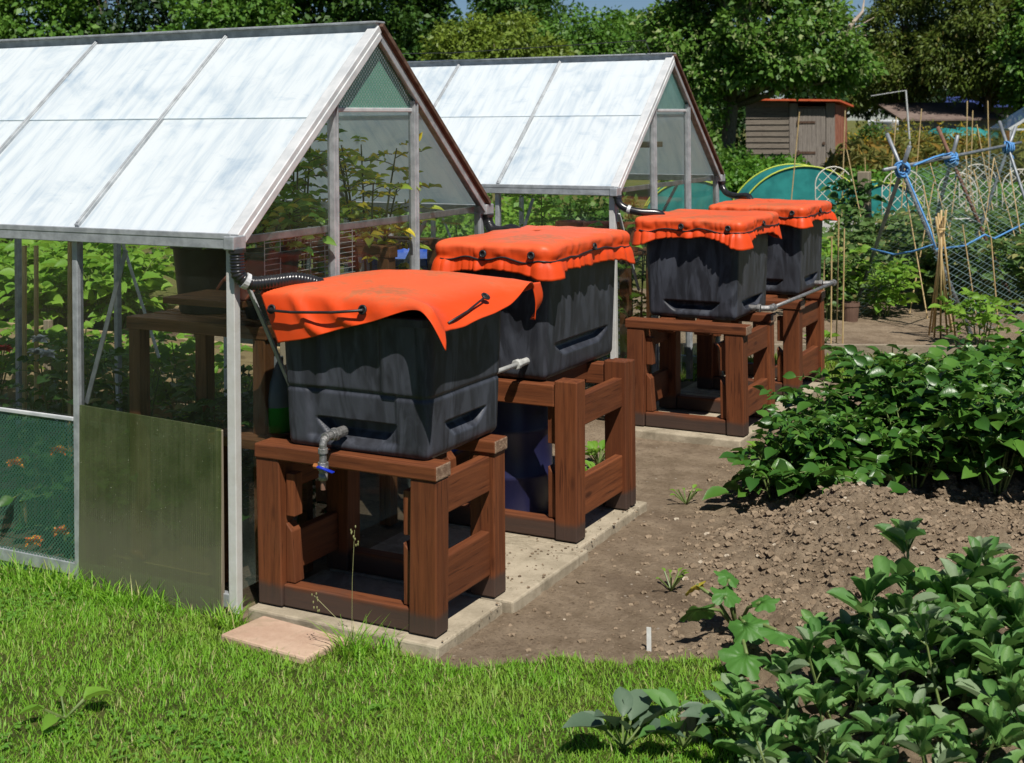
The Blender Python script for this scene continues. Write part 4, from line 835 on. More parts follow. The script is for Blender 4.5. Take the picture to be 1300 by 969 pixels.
def bucket(x, y, z, r, h, label):
    root = empty('plant_bucket', (x,y,z), label, 'bucket', 'black plant buckets'); m = MB(); m.lathe([(0,.0),(r*.8,.0),(r*.82,.01),(r*.98,h*.92),(r*1.06,h*.92),(r*1.06,h),(r*.97,h),(r*.95,h-.02),(0,h-.02)], (x,y,z), 28); m.build('bucket_body', RUBBER, root, smooth=True, bevel=.002)
    m = MB(); m.lathe([(0,h-.015),(r*.94,h-.015)], (x,y,z), 20); m.build('compost', SOIL, root); return root
bucket(-.60, .55, .966, .155, .29, 'large black bucket at the left end of the greenhouse bench')
bucket(-.26, .52, .966, .12, .27, 'smaller black bucket at the right end of the greenhouse bench')
def tomato(loc, h, label, n=5, leaf=.055, matl=TOM, fruit=True, spread=.2):
    o = potato('tomato_plant', h, spread, n, label, (0,0,0), 'tomato plants in the greenhouses', leaf, matl, OVATE, 3, 9, .5, 'tomato plant', STEMD)
    if fruit:
        for q in range(7):
            m = MB(); p = np.array([.06*rng.normal(), .06*rng.normal(), h*(.25+.5*rng.random())]); m.blob(p, .02,.02,.02, 7); m.build('tomato', FR[q % 2], o, smooth=True)
    o.location = loc; return o
FR = [simple('orange_fruit', (.65,.28,.02), (.7,.42,.05), 10, .3), simple('green_fruit', (.2,.3,.05), (.35,.42,.1), 10, .3)]
tomato((-.58,.62,1.22), .17, 'green tomato plant in the large black bucket', 6, spread=.11)
tomato((-.28,.60,1.20), .22, 'paler tomato plant in the smaller black bucket', 5, spread=.10)
tomato((-.27,1.24,.92), .70, 'tall yellowing tomato plant with fruit behind the gable glass', 7, matl=leafm('yellowing_tomato', (.22,.36,.05), (.42,.50,.08), (.7,.62,.06), .3, .5, .45, .35))
tomato((-.45,.92,.86), .84, 'tall green tomato plant left of the yellowing one behind the gable glass', 7)
for (x, y, h, lb) in ((-.62,.62,.72,'dark shaded plant below the bucket bench'),(-.30,.62,.66,'dark bushy plant below the right end of the bucket bench'),(-.95,.42,.40,'low leafy plant beside the bench leg')):
    potato('pepper_plant', h, .24, 9, lb, (x,y,-.03), 'shaded plants under the bench', .06, DARKL, OVATE, 3, 7, .7, 'pepper plant')
FL = {'red': simple('red_petal', (.55,.01,.012), (.65,.03,.02), 20, .5), 'white': simple('white_petal', (.72,.70,.68), (.78,.77,.75), 20, .6), 'flame': simple('red_and_yellow_petal', (.62,.04,.02), (.72,.42,.03), 50, .5)}
def flowering(loc, h, col, pos, label):
    o = potato('flowering_plant', h, .2, 7, label, (0,0,0), 'flowering plants in the greenhouse', .05, DARKL if col != 'white' else PEA, OVATE, 2, 6, .75, 'flowering plant')
    o.location = loc
    for p in pos:
        q = np.array(p) - np.array(loc); k = 16; a = np.arange(k)*2.4; el = .1 + 1.2*np.arange(k)/k; D = np.stack([np.cos(a), np.sin(a), el], -1); V, F = scatter(np.tile(q, (k,1)), D, np.tile([(0,0,1.)], (k,1)) + .3*rng.normal(size=(k,3)), np.full(k,.042), np.full(k,.028), OVATE); np_mesh('flower', V, F, FL[col], o)
    return o
flowering((-1.30,.42,-.03), .80, 'red', [at(4,445,5.9), at(-12,470,5.9)], 'plant with a red flower at the left edge of the greenhouse glass')
flowering((-1.12,.60,-.03), .78, 'white', [at(50,433,5.75), at(60,452,5.75), at(46,450,5.8)], 'plant with white flower heads inside the greenhouse')
flowering((-1.02,.22,-.03), .52, 'flame', [at(74,575,5.4), at(78,677,5.4), at(42,690,5.4)], 'plant with red and yellow flowers behind the green netting panel')
flowering((-1.55,.45,-.03), .60, 'flame', [at(20,590,5.5)], 'low plant with one red and yellow bloom behind the netting panel')
for (u, v0, v1, d, lb) in ((30,520,312,5.95,'thick tan stake inside the greenhouse, leftmost of three'),(45,500,312,6.1,'slim cane inside the greenhouse, middle one of three'),(88,530,305,5.7,'cane inside the greenhouse close to the wall post, rightmost of three')):
    a, b = at(u, v0, d), at(u+1, v1, d); a[2] = -.03; m = MB(); m.tube([a, b], .011, 6); tag(m.build('cane', BAMBOO), lb, 'cane', 'canes inside the greenhouse')
# shelf goods
root = empty('wire_tray', (-.30,.62,1.12), 'wire grid tray standing behind the gable glass', 'wire tray'); m = MB()
for z in np.arange(1.06, 1.30, .022): m.tube([(-.16,.36,z),(-.16,.98,z)], .0018, 4)
m.build('long_wires', ALUW, root); m = MB()
for y in np.arange(.36, .99, .10): m.tube([(-.16,y,1.055),(-.16,y,1.30)], .0022, 4)
m.build('cross_wires', ALUW, root)
def folded(p, s, label, matl):
    m = MB(); G = np.array([[(i*.05, j*.05, .05*math.sin(i*1.3+j*.7)+.07*math.exp(-((i-2)**2+(j-2)**2)/3)) for i in range(6)] for j in range(6)])*s + np.array(p); m.grid(dense(G, 4)); o = m.build('folded_sheet', matl, None, smooth=True); o.modifiers.new('thick', 'SOLIDIFY').thickness = .01; return tag(o, label, 'folded sheet', 'folded sheets in the greenhouse')
SALM = simple('salmon_sheet', (.5,.13,.07), (.6,.18,.1), 12, .6)
folded((-.22,.14,1.12), .7, 'crumpled salmon sheet behind the gable glass near the hose', SALM)
m = MB(); m.box(-.45,-.08,.10,.36,1.06,1.085); tag(m.build('shelf_board', BENCH[0], None, bevel=.003), 'brown shelf board under the crumpled salmon sheet', 'shelf')
root = empty('sprayer', (-.10,.40,.58), 'bottle with a grey shoulder and bright green label beside the nearest tank', 'sprayer'); c = (-.10,.36,.55)
m = MB(); m.lathe([(0,0),(.055,0),(.06,.01),(.06,.10)], c, 20); m.build('base', simple('green_label', (.03,.38,.02), (.04,.45,.03)), root, smooth=True)
m = MB(); m.lathe([(.06,.10),(.06,.14),(.052,.19),(.03,.235),(.022,.25),(.022,.29),(0,.29)], c, 20); m.build('bottle', simple('grey_bottle', (.22,.25,.26), (.27,.3,.31), 8, .4), root, smooth=True)
m = MB(); m.box(-.32,-.03,.20,.52,.51,.549); m.box(-.30,-.26,.22,.26,-.03,.51); m.box(-.08,-.04,.46,.50,-.03,.51); m.box(-.08,-.04,.22,.26,-.03,.51); m.box(-.30,-.26,.46,.50,-.03,.51); tag(m.build('low_table', BENCH[0], None, bevel=.003), 'low brown table carrying the green-labelled bottle', 'table')
root = empty('netting_roll', (-.16,.62,.75), 'roll of green netting standing behind the nearest tank', 'netting roll'); m = MB(); m.lathe([(.10,0),(.10,.22),(.07,.22),(.07,.0)], (-.17,.75,.62), 24); m.build('roll', net('green_roll_netting', (.05,.2,.12), .018, .4, (.03,.16,.08), 'yz'), root, smooth=True)
def barrel(x, y, z, r, h, label, matl, cat='barrel'):
    root = empty('barrel', (x,y,z), label, cat, None); m = MB(); pr = [(0,0),(r*.94,0),(r*.97,.02),(r,h*.3),(r*1.02,h*.31),(r*1.02,h*.34),(r,h*.35),(r,h*.66),(r*1.02,h*.67),(r*1.02,h*.70),(r,h*.71),(r*.97,h-.04)]; m.lathe(pr, (x,y,z), 32); m.build('barrel_body', matl, root, smooth=True)
    m = MB(); m.lathe([(r*.97,h-.04),(r*1.04,h-.035),(r*1.04,h),(r*.95,h),(r*.93,h-.015),(0,h-.02)], (x,y,z), 32); m.build('lid', matl, root, smooth=False, bevel=.002); return root
barrel(-.62, 2.20, -.04, .29, 1.09, 'blue plastic barrel between the two greenhouses, seen through the gable glass', BLUEP)
barrel(.34, 1.50, -.0, .17, .56, 'dark navy tub standing inside the second wooden stand', NAVY, 'tub')
# second greenhouse contents
m = MB(); m.box(-1.6,-.06,4.12,4.36,1.565,1.60); tag(m.build('shelf_board', OLDX, None, bevel=.003), 'high wooden shelf across the second greenhouse gable', 'shelf')
m = MB(); m.lathe([(0,0),(.06,0),(.075,.14),(0,.14)], (-.3,4.24,1.602), 16); tag(m.build('pot', simple('blue_grey_pot', (.12,.2,.25), (.16,.26,.3)), None, smooth=False), 'blue-grey pot on the high shelf of the second greenhouse', 'pot')
bench(-1.5, -.12, 3.9, 4.4, .9, 'wooden bench with pots inside the second greenhouse')
TERR = simple('terracotta', (.36,.12,.05), (.46,.18,.09), 12, .8)
for i, x in enumerate((-.22,-.42,-.62)):
    m = MB(); m.lathe([(0,0),(.07,0),(.095,.15),(.10,.15),(.10,.18),(.085,.18),(.08,.15),(0,.14)], (x,4.12,.901), 18); tag(m.build('pot', TERR, None, smooth=False), 'terracotta pot in a row on the bench of the second greenhouse', 'pot', 'terracotta pots')
for i, (x, y, h, lb) in enumerate(((-.35,3.80,1.05,'tomato plant at the front corner of the second greenhouse'),(-.8,3.80,1.05,'tomato plant behind the front glass of the second greenhouse, beside the corner one'),(-1.25,3.80,1.05,'tomato plant in the second greenhouse farthest from its corner'),(-.4,4.65,1.1,'tomato plant near the gable of the second greenhouse, at the back'),(-1.1,4.75,1.2,'tomato plant at the back of the second greenhouse, far from the gable'))):
    tomato((x,y,-.03), h, lb, 7, .07, TOM if i % 2 else BRITE, False, .2)

# ------------------------------------------------------------------ allotment behind the nearest greenhouse
root = empty('raised_bed', (-3.6,2.9,0), 'tan board raised bed behind the nearest greenhouse', 'raised bed')
for (a, b) in (((-5.4,2.75),(-1.7,2.75)),((-5.4,3.9),(-3.6,3.9))): m = MB(); m.bar((a[0],a[1],.17), (b[0],b[1],.17), .035, .40); m.build('board', TANX, root, bevel=.004)
for x in (-1.9,-2.9,-3.9,-4.9): m = MB(); m.box(x,x+.05,2.69,2.73,-.1,.42); m.build('peg', OLDZ, root, bevel=.003)
m = MB(); m.box(-5.38,-3.6,2.78,3.88,.0,.28); m.build('bed_soil', SOIL, root)
q0 = potato('leafy_vegetable', .55, .3, 10, 'bright leafy vegetable in the raised bed behind the greenhouse', (-4.9,3.2,.25), 'vegetables in the raised bed', .10, BRITE, OVATE, 2, 6, .7, 'vegetable plant')
for (x, y, sc) in ((-4.3,3.1,.95),(-3.85,3.3,1.0),(-4.6,3.6,1.1),(-5.2,3.5,1.1),(-4.1,3.7,1.05)): copy_thing(q0, (x,y,.25), rng.random()*6, sc)
q1 = potato('leafy_vegetable', .5, .3, 9, 'low leafy plant growing in front of the tan raised bed', (-2.3,2.3,-.05), 'plants along the raised bed', .085, BRITE, OVATE, 2, 6, .7, 'vegetable plant')
for (x, y, sc) in ((-2.8,2.35,.9),(-3.3,2.3,1.0),(-1.9,2.25,.7),(-3.9,2.25,1.0),(-1.3,2.5,.7)): copy_thing(q1, (x,y,-.05), rng.random()*6, sc)
def shrub(loc, r, h, n, L_, matl, label, cat='shrub', group=None, blobs=9):
    root = empty('shrub', loc, label, cat, group); parts = []; m = MB(); loc = np.array(loc, float)
    for b in range(blobs):
        c = np.array([r*.75*rng.normal()*.6, r*.75*rng.normal()*.6, h*(.25+.6*rng.random())]); k = .38+.2*rng.random(); parts.append(cloud(c, (r*k, r*k, h*.26), n//blobs, L_, .62)); m.tube([loc, loc + c*np.array([.5,.5,.6]), loc + c], [.02*h, .013*h, .005*h], 5)
    V, F = join(parts); np_mesh('foliage', V, F, matl, root); m.build('stems', BARK, root); return root
HEDGE = leafm('hedge_leaf', (.04,.12,.015), (.10,.20,.03), (.15,.25,.05), .12, .5, .3, .35)
shrub((-7.5,6.2,-.1), 1.4, 1.9, 5000, .07, HEDGE, 'rounded green shrub beyond the raised bed, nearest to the greenhouse', group='shrubs behind the greenhouse')
shrub((-10.2,7.6,-.1), 1.7, 2.2, 5000, .08, BRITE, 'pale green shrub beyond the raised bed, farther left', group='shrubs behind the greenhouse')
shrub((-5.2,8.8,-.1), 1.5, 1.6, 5000, .07, HEDGE, 'dense shrub behind the second greenhouse', group='shrubs behind the greenhouse')

for (sx_, dd_, rr, hh, mm, lb) in ((-.25,14.2,.8,1.0,BRITE,'bright low bush seen through the front glass of the second greenhouse'),(.5,14.6,.75,.95,HEDGE,'low green bush behind the second greenhouse, nearer its gable'),(-1.1,14.8,.9,1.1,HEDGE,'low green bush behind the second greenhouse, farthest from its gable')):
    shrub(cf(sx_, dd_, -.1), rr, hh, 6000, .08, mm, lb, group='shrubs behind the greenhouse', blobs=14)
# ------------------------------------------------------------------ bean bed on the right
B0, B1 = gnd(850, 446, 0), gnd(1420, 449, 0)
m = MB(); m.bar(B0 + np.array([0,0,-.02]), (B0+B1)/2 + np.array([0,0,-.02]), .04, .16); tag(m.build('edging_board', OLDX, None, bevel=.004), 'grey timber edging board along the bean bed, its left half', 'edging board', 'edging boards')
m = MB(); m.bar((B0+B1)/2 + np.array([.01,0,-.026]), B1 + np.array([0,0,-.026]), .04, .16); tag(m.build('edging_board', OLDX, None, bevel=.004), 'grey timber edging board along the bean bed, hidden behind potatoes at right', 'edging board', 'edging boards')
root = empty('bean_frame', gnd(1200, 400), 'metal bean frame of crossed poles tied with blue rope', 'bean frame')
fr = [((1145,215),11.3,(1235,430),(1082,402),POLEG,POLEG),((1208,202),12.6,(1292,398),(1160,385),POLEB,POLEG),((1280,188),13.9,(1345,385),(1215,372),POLEG,POLEG)]
for (uv, d, b1, b2, m1, m2) in fr:
    c = at(*uv, d)
    for b, mm, ex in ((b1, m1, .33), (b2, m2, .24)):
        q = gnd(*b, -.08); dd = nrm(c-q); m = MB(); m.tube([q, c, c+dd*ex], .0175, 8); m.build('pole', mm, root, smooth=True)
    m = MB()
    for k in range(3):
        t = np.linspace(0, 2*PI*3.2, 90); x = nrm(rng.normal(size=3)); y = nrm(np.cross(x, rng.normal(size=3))); rr = .042+.008*k; m.tube(c + np.outer(np.cos(t)*(rr+.008*np.sin(3.1*t)), x) + np.outer(np.sin(t)*rr*1.1, y) + np.outer((t-9)*.004, np.cross(x, y)), .009, 5)
    m.tube([c, c+np.array([.05,0,-.10]), c+np.array([.03,.02,-.2])], .009, 5); m.build('rope', ROPE, root, smooth=True)
m = MB(); m.tube([at(1122,216,11.05), at(1208,199,12.6), at(1296,181,14.3)], .0165, 8); m.build('ridge_pole', POLEG, root, smooth=True)
m = MB(); m.tube([at(1160,210,11.6), at(1185,200,12.0), at(1198,196,12.3)], .012, 5); m.build('rope', ROPE, root)
m = MB(); m.tube([at(1106,316,11.6), at(1135,323,11.4), at(1160,319,11.2), at(1187,310,11.05), at(1187,316,11.0), at(1225,312,11.6), at(1250,298,11.9), at(1262,303,12.0), at(1300,284,13.0), at(1330,278,13.6)], .009, 6); m.build('rope', ROPE, root, smooth=True); m = MB(); m.tube([at(1150,220,11.2), at(1168,262,11.05), at(1180,290,10.95), at(1188,316,10.9)], .008, 6); m.build('rope', ROPE, root, smooth=True)
def quadnet(a, b, c_, d_): m = MB(); m.add([a,b,c_,d_], [(0,1,2,3)]); m.build('netting', NETB, root)
quadnet(at(1145,218,11.3), at(1280,191,13.9), gnd(1335,388), gnd(1225,430)); quadnet(at(1145,218,11.3), at(1280,191,13.9), gnd(1215,372), gnd(1082,402))
# canes
root = empty('cane_wigwam', gnd(1193, 428), 'wigwam of bamboo canes tied at the top in front of the bean frame', 'cane wigwam'); ap = at(1195, 292, 10.5)
for (u, v, du, dv) in ((1179,428,1,-10),(1186,431,-1,-14),(1194,433,0,-6),(1203,431,-2,-12),(1213,429,2,-8),(1183,424,3,-16),(1208,424,-4,-11)):
    q = gnd(u, v, -.06); p = ap + np.array([.006*du, .004*du, 0]); d = nrm(p-q); m = MB(); m.tube([q, p + d*(-.012*dv)], .0085, 6); m.build('cane', BAMBOO, root, smooth=True)
m = MB(); m.tube([ap + .028*np.array([math.cos(t), math.sin(t), .02*t]) for t in np.linspace(0, 20, 60)], .005, 5); m.build('tie', BAMBOO, root)
cl = [(1043,436,1047,330,10.5),(1055,437,1056,300,10.4),(1062,430,1065,275,10.6),(1070,428,1072,290,10.5),(1004,262,1015,142,20),(1069,262,1073,140,20),(1128,262,1138,148,19),(1160,262,1170,138,20),(1226,275,1228,128,19),(1231,275,1235,140,19.5),(1266,297,1240,158,15),(1257,300,1254,128,18),(1145,255,1150,190,16),(1100,262,1098,200,20),(1268,420,1258,300,11.2),(1240,405,1222,285,11.4)]
pos = ['leftmost','second','third','fourth']
lbl = ['bamboo cane before the edging board, %s of four from the left' % p for p in pos] + ['leaning cane in front of the shed door','cane against the right corner of the shed','thin cane rising in front of the overgrown grass','tall cane rising toward the dark conifer','tall cane left of a close pair by the teal cover','shorter cane right of a close pair by the teal cover','long cane leaning left behind the blue-roped bean frame','tallest cane in front of the far right greenhouse','short cane behind the crossing of the bean frame','short cane behind the wooden post','short cane in the vegetables at the far right','slanting cane among the vegetables right of the wigwam']
for (u0, v0, u1, v1, d), lb in zip(cl, lbl):
    a, b = at(u0, v0, d), at(u1, v1, d); m = MB(); dr = nrm(b-a); a2 = a - dr*max(0, (a[2]+.08)/max(.2, dr[2])); m.tube([a2, b], .006 if d < 14 else .0085, 6); tag(m.build('cane', BAMBOO), lb, 'cane', 'canes in the allotment')
for u0, v0, u1, v1, d in ((1098,300,1075,190,17),(1176,395,1148,232,11.8),(1210,418,1172,235,11.0),(1222,352,1180,205,12.5),(1252,345,1224,190,13),(1275,372,1236,215,12.4),(1238,372,1262,200,12.8),(1300,345,1262,200,13.4),(1160,370,1186,228,12.2),(1308,372,1282,215,12.6),(1196,360,1216,215,12.6)):
    a, b = at(u0, v0, d), at(u1, v1, d+.25); dr = nrm(b-a); a2 = a - dr*max(0, (a[2]+.08)/max(.2, dr[2])); m = MB(); m.tube([a2, b], .0062, 6); tag(m.build('cane', BAMBOO), 'thin brown cane leaning along the blue-roped bean frame', 'cane', 'canes along the bean frame')
# vegetables in the bean bed
q2 = potato('pea_plant', .62, .28, 10, 'leafy climbing plant under the blue-roped bean frame', (0,0,0), 'plants under the bean frame', .075, PEA, OVATE, 3, 7, .7, 'pea plant')
q3 = potato('pea_plant', .50, .32, 9, 'leafy climbing plant under the blue-roped bean frame', (0,0,0), 'plants under the bean frame', .085, BRITE, OVATE, 2, 6, .7, 'pea plant')
vs_ = []
for d, s0, s1 in ((11.9,2.85,3.6),(12.0,4.2,5.1),(12.6,2.9,5.6),(13.4,3.0,6.0),(14.3,3.3,6.4)):
    s = s0
    while s < s1: vs_.append((s+.08*rng.normal(), d+.1*rng.normal())); s += .5
for i, (s, d) in enumerate(vs_):
    p = cf(s, d, -.06); sc = .85+.4*rng.random()
    if i < 2: o = (q2, q3)[i]; o.location = [float(x) for x in p]; o.scale = (sc,)*3
    else: copy_thing((q2, q3, q2)[i % 3], p, rng.random()*6, sc)
p = gnd(1243, 440, -.05); potato('young_plant', .42, .22, 7, 'bright young leafy plant standing behind the potato bed, right of the wigwam', p, None, .075, BRITE, OVATE, 2, 5, .7, 'young plant')
p = cf(2.15, 12.4, -.05); rosette('garden_weed', cf(2.42, 10.5, -.05), 12, .09, 'low weed at the foot of the four bamboo canes', BRITE, cat='weed', group='weeds on the soil')
m = MB(); m.lathe([(0,0),(.06,0),(.075,.15),(.08,.15),(.08,.18),(.07,.18),(.065,.14),(0,.14)], gnd(1080,410,-.06), 18); tag(m.build('pot', simple('brown_pot', (.12,.07,.05), (.18,.11,.08)), None), 'brown pot beside the bamboo canes', 'pot')
# grey sleepers, post, tunnels, trellises
a, b = at(1036, 300, 18.0), at(1262, 304, 18.4); a[2] = b[2] = .16
m = MB(); m.bar(a, b, .09, .34); tag(m.build('sleeper', simple('pale_grey_sleeper', (.36,.35,.33), (.5,.49,.46), 6, .85, bump=.4), None, bevel=.01), 'pale grey timber sleeper edging the far bed', 'sleeper')
p = at(1098, 300, 18.6); m = MB(); m.box(p[0]-.08, p[0]+.08, p[1]-.08, p[1]+.08, -.14, .97); tag(m.build('fence_post', OLDZ, None, bevel=.01), 'square weathered post with climbing leaves beside it', 'post')
potato('climbing_plant', .95, .22, 8, 'dark climbing plant around the weathered post', (p[0]-.12, p[1]-.15, -.1), None, .13, DARKL, OVATE, 1, 6, .85, 'climbing plant')
def tunnel(u, v, d, R_, H_, rot, label):
    c = at(u, v, d); c[2] = -.1; root = empty('cloche_tunnel', c, label, 'cloche tunnel', 'teal netted cloches'); m = MB(); th = np.linspace(0, PI, 33); L_ = .9; ax = np.array([math.cos(rot), math.sin(rot), 0]); dp = np.array([-math.sin(rot), math.cos(rot), 0])
    G = np.array([[c + ax*R_*math.cos(t) + np.array([0,0,H_*math.sin(t)]) + dp*y for t in th] for y in np.linspace(0, L_, 5)]); m.grid(G); m.add([c] + [g_ for g_ in G[0]], [(0, i+1, i+2) for i in range(32)]); m.build('net_cover', TEAL, root, smooth=False)
    for y in (-.015, L_):
        m = MB(); m.tube([c + ax*(R_+.01)*math.cos(t) + np.array([0,0,(H_+.012)*math.sin(t)]) + dp*y for t in th], .012, 6); m.build('hoop', YELG, root, smooth=True)
tunnel(880, 290, 22, .85, .80, YAW-.1, 'teal netted cloche just above the farthest orange cover, leftmost of three'); tunnel(1022, 290, 21, 1.08, 1.05, YAW, 'largest teal netted cloche, behind the cream trellis panel'); tunnel(1128, 290, 20, .62, .82, YAW, 'teal netted cloche behind the weathered post, rightmost of three')
def trellis(u, d, w_, h_, label, lean=0.):
    c = at(u, 300, d); c[2] = -.1; root = empty('trellis_panel', c, label, 'trellis', 'cream trellis panels'); rx = RT*np.array([1,1,0]); up_ = np.array([0,0,1.]); m = MB(); hw = w_/2; hh = h_ - hw
    ol = [c + rx*-hw, c + rx*-hw + up_*hh] + [c + rx*hw*-math.cos(t) + up_*(hh + hw*math.sin(t)) for t in np.linspace(.15, PI-.15, 12)] + [c + rx*hw + up_*hh, c + rx*hw]; m.tube(ol, .0085, 6); m.build('frame', TRELW, root, smooth=True)
    m = MB()
    for sg in (-1, 1):
        for k in np.arange(-h_, w_+.01, .16):
            pts = [(x, (x-k) if sg > 0 else (w_-x-k)) for x in np.linspace(0, w_, 22)]; pts = [(x-hw, z) for x, z in pts if 0.1 < z < hh + math.sqrt(max(0, hw*hw-(x-hw)**2))]
            if len(pts) > 1: m.tube([c + rx*pts[0][0] + up_*pts[0][1], c + rx*pts[-1][0] + up_*pts[-1][1]], .0052, 5)
    m.build('lattice', TRELW, root)
trellis(1059, 18.9, .52, 1.13, 'cream arched trellis in front of the largest teal cloche'); trellis(1147, 19.0, .60, 1.08, 'cream arched trellis behind the first crossing of the bean frame'); trellis(1216, 19.2, .56, 1.02, 'cream arched trellis behind the brown pole of the bean frame'); trellis(1242, 19.6, .55, 1.12, 'tallest cream trellis, overlapping its left neighbour'); trellis(1297, 19.4, .55, 1.05, 'cream arched trellis at the right edge of the picture')

# ------------------------------------------------------------------ shed and far structures
c = at(1010, 215, 34); c[2] = -.14; SX = nrm(RT*np.array([1,1,0])); SY = np.array([-SX[1], SX[0], 0]); rotv = math.radians(-25)
SX, SY = SX*math.cos(rotv) + SY*math.sin(rotv), SY*math.cos(rotv) - SX*math.sin(rotv)
root = empty('garden_shed', c, 'old grey timber shed with a plank door and orange-red roof edge under the big tree', 'shed')
def SP(x, y, z): return c + SX*x + SY*y + np.array([0,0,z])
def sbox(m, x0, x1, y0, y1, z0, z1): m.hexa([SP(x0,y0,z0),SP(x1,y0,z0),SP(x1,y1,z0),SP(x0,y1,z0),SP(x0,y0,z1),SP(x1,y0,z1),SP(x1,y1,z1),SP(x0,y1,z1)])
m = MB(); z = .0
while z < 2.2: m.hexa([SP(-1.28,-.012,z),SP(-.16,-.012,z),SP(-.16,.03,z),SP(-1.28,.03,z),SP(-1.28,.012,z+.15),SP(-.16,.012,z+.15),SP(-.16,.03,z+.15),SP(-1.28,.03,z+.15)]); z += .152
m.v; m.build('weatherboard_wall', SHEDX, root)
m = MB(); sbox(m, -1.26, .98, .035, 1.5, 0, 2.12); m.build('shed_body', SHEDX, root)
m = MB()
for k in range(6): sbox(m, -.14+k*.035, -.14+k*.035+.033, -.02-.004*(k%2), .03, 0, 2.2)
for k in range(4): sbox(m, .79+k*.055, .79+k*.055+.052, -.02-.004*(k%2), .03, 0, 2.2)
m.build('front_boards', SHEDG, root)
m = MB()
for k in range(6): sbox(m, .085+k*.115, .085+k*.115+.111, -.035-.005*rng.random(), .03, .06, 2.06)
dr = m.build('door', SHEDG, root)
for z in (.95, 1.72):
    m = MB(); sbox(m, .10, .52, -.052, -.042, z-.03, z+.03); sbox(m, .06, .11, -.058, -.04, z-.06, z+.06); m.build('hinge', RUST, dr)
m = MB(); sbox(m, .70, .76, -.06, -.035, 1.15, 1.22); m.build('latch', RUST, dr)
m = MB(); z = 0
for k in range(9): sbox(m, 1.0, 1.02+.006*(k%2), k*.165, k*.165+.16, 0, 2.16)
m.build('side_wall', SHEDR, root)
m = MB(); m.hexa([SP(-1.42,-.22,2.30),SP(1.16,-.22,2.24),SP(1.16,1.65,2.10),SP(-1.42,1.65,2.14),SP(-1.42,-.22,2.345),SP(1.16,-.22,2.285),SP(1.16,1.65,2.15),SP(-1.42,1.65,2.19)]); m.build('roof', REDF, root)
ROOFB = simple('brown_roof', (.13,.09,.075), (.2,.15,.125), 4, .85); GREYW = simple('grey_shed_wall', (.16,.16,.15), (.27,.26,.24), 3, .9); ROOFU = simple('blue_sheet_roof', (.03,.05,.19), (.05,.08,.26), 4, .6)
def lowshed(u0, u1, vt, d, hwall, roofm, label, depth=2.5, rise=.5):
    a, b = at(u0, vt, d), at(u1, vt, d); zt = (a[2]+b[2])/2; a[2] = b[2] = -.14; root = empty('low_building', (a+b)/2, label, 'shed', 'low buildings beyond the allotment'); bk = FW*depth; h = np.array([0,0,1.])
    m = MB(); zt = zt + .14; hw = zt - rise; m.hexa([a,b,b+bk,a+bk,a+h*hw,b+h*hw,b+bk+h*hw,a+bk+h*hw]); m.build('wall', GREYW, root)
    o_ = RT*np.array([1,1,0])*.15; f = FW*.2; m = MB(); m.hexa([a-o_-f+h*hw,b+o_-f+h*hw,b+o_+bk+h*zt,a-o_+bk+h*zt,a-o_-f+h*(hw+.06),b+o_-f+h*(hw+.06),b+o_+bk+h*(zt+.06),a-o_+bk+h*(zt+.06)]); m.build('roof', roofm, root)
    m = MB()
    for t in (.2,.45,.7): p = a+(b-a)*t - FW*.02; q = (b-a)*.12; m.hexa([p+h*.9, p+q+h*.9, p+q+FW*.01+h*.9, p+FW*.01+h*.9, p+h*(hw-.25), p+q+h*(hw-.25), p+q+FW*.01+h*(hw-.25), p+FW*.01+h*(hw-.25)])
    m.build('window', RUBBER, root)
lowshed(1148, 1268, 131, 46, 1.8, ROOFB, 'long low shed with a brown roof beyond the weeds', 3, .6)
lowshed(1214, 1292, 123, 52, 1.9, ROOFU, 'low building with a blue roof behind the brown-roofed shed', 3, .4)
p = at(1121, 155, 42); p[2] = -.14
m = MB(); G = np.array([[p + RT*np.array([1,1,0])*x + np.array([0,0,z]) + FW*(.25*math.sin(x*3+z*2)) for x in np.linspace(-.42,.42,7)] for z in np.linspace(0,1.72,7)]); m.grid(dense(G, 3)); o = m.build('white_sheet', simple('white_plastic_sheet', (.6,.62,.64), (.76,.78,.8), 5, .5), None, smooth=True); o.modifiers.new('thick', 'SOLIDIFY').thickness = .03; tag(o, 'white plastic sheet standing left of the brown-roofed shed', 'plastic sheet')
p = at(1220, 170, 38); p[2] = -.14; m = MB(); G = np.array([[p + RT*np.array([1,1,0])*x + FW*(y*1.1) + np.array([0,0,(1.48 - .35*abs(y)**3 - .12*(x/.8)**4 + .04*math.sin(x*9))*(1 if abs(y) < .99 else 0)]) for x in np.linspace(-.80,.80,14)] for y in np.linspace(-1,1,9)]); m.grid(dense(G, 2)); o = m.build('teal_cover', TEAL, None, smooth=True); o.modifiers.new('thick', 'SOLIDIFY').thickness = .03; tag(o, 'teal green net cover over a frame before the brown-roofed shed', 'net cover')
a, b = at(1160, 240, 32), at(1150, 115, 32); a[2] = -.14; m = MB(); m.tube([a, b, b + np.array([.0,0,.01])], .022, 7); m.tube([b, at(1106, 122, 32.5)], .014, 6); tag(m.build('pole', ALUW), 'pale bent metal pole rising from the weeds by the white sheet', 'pole')
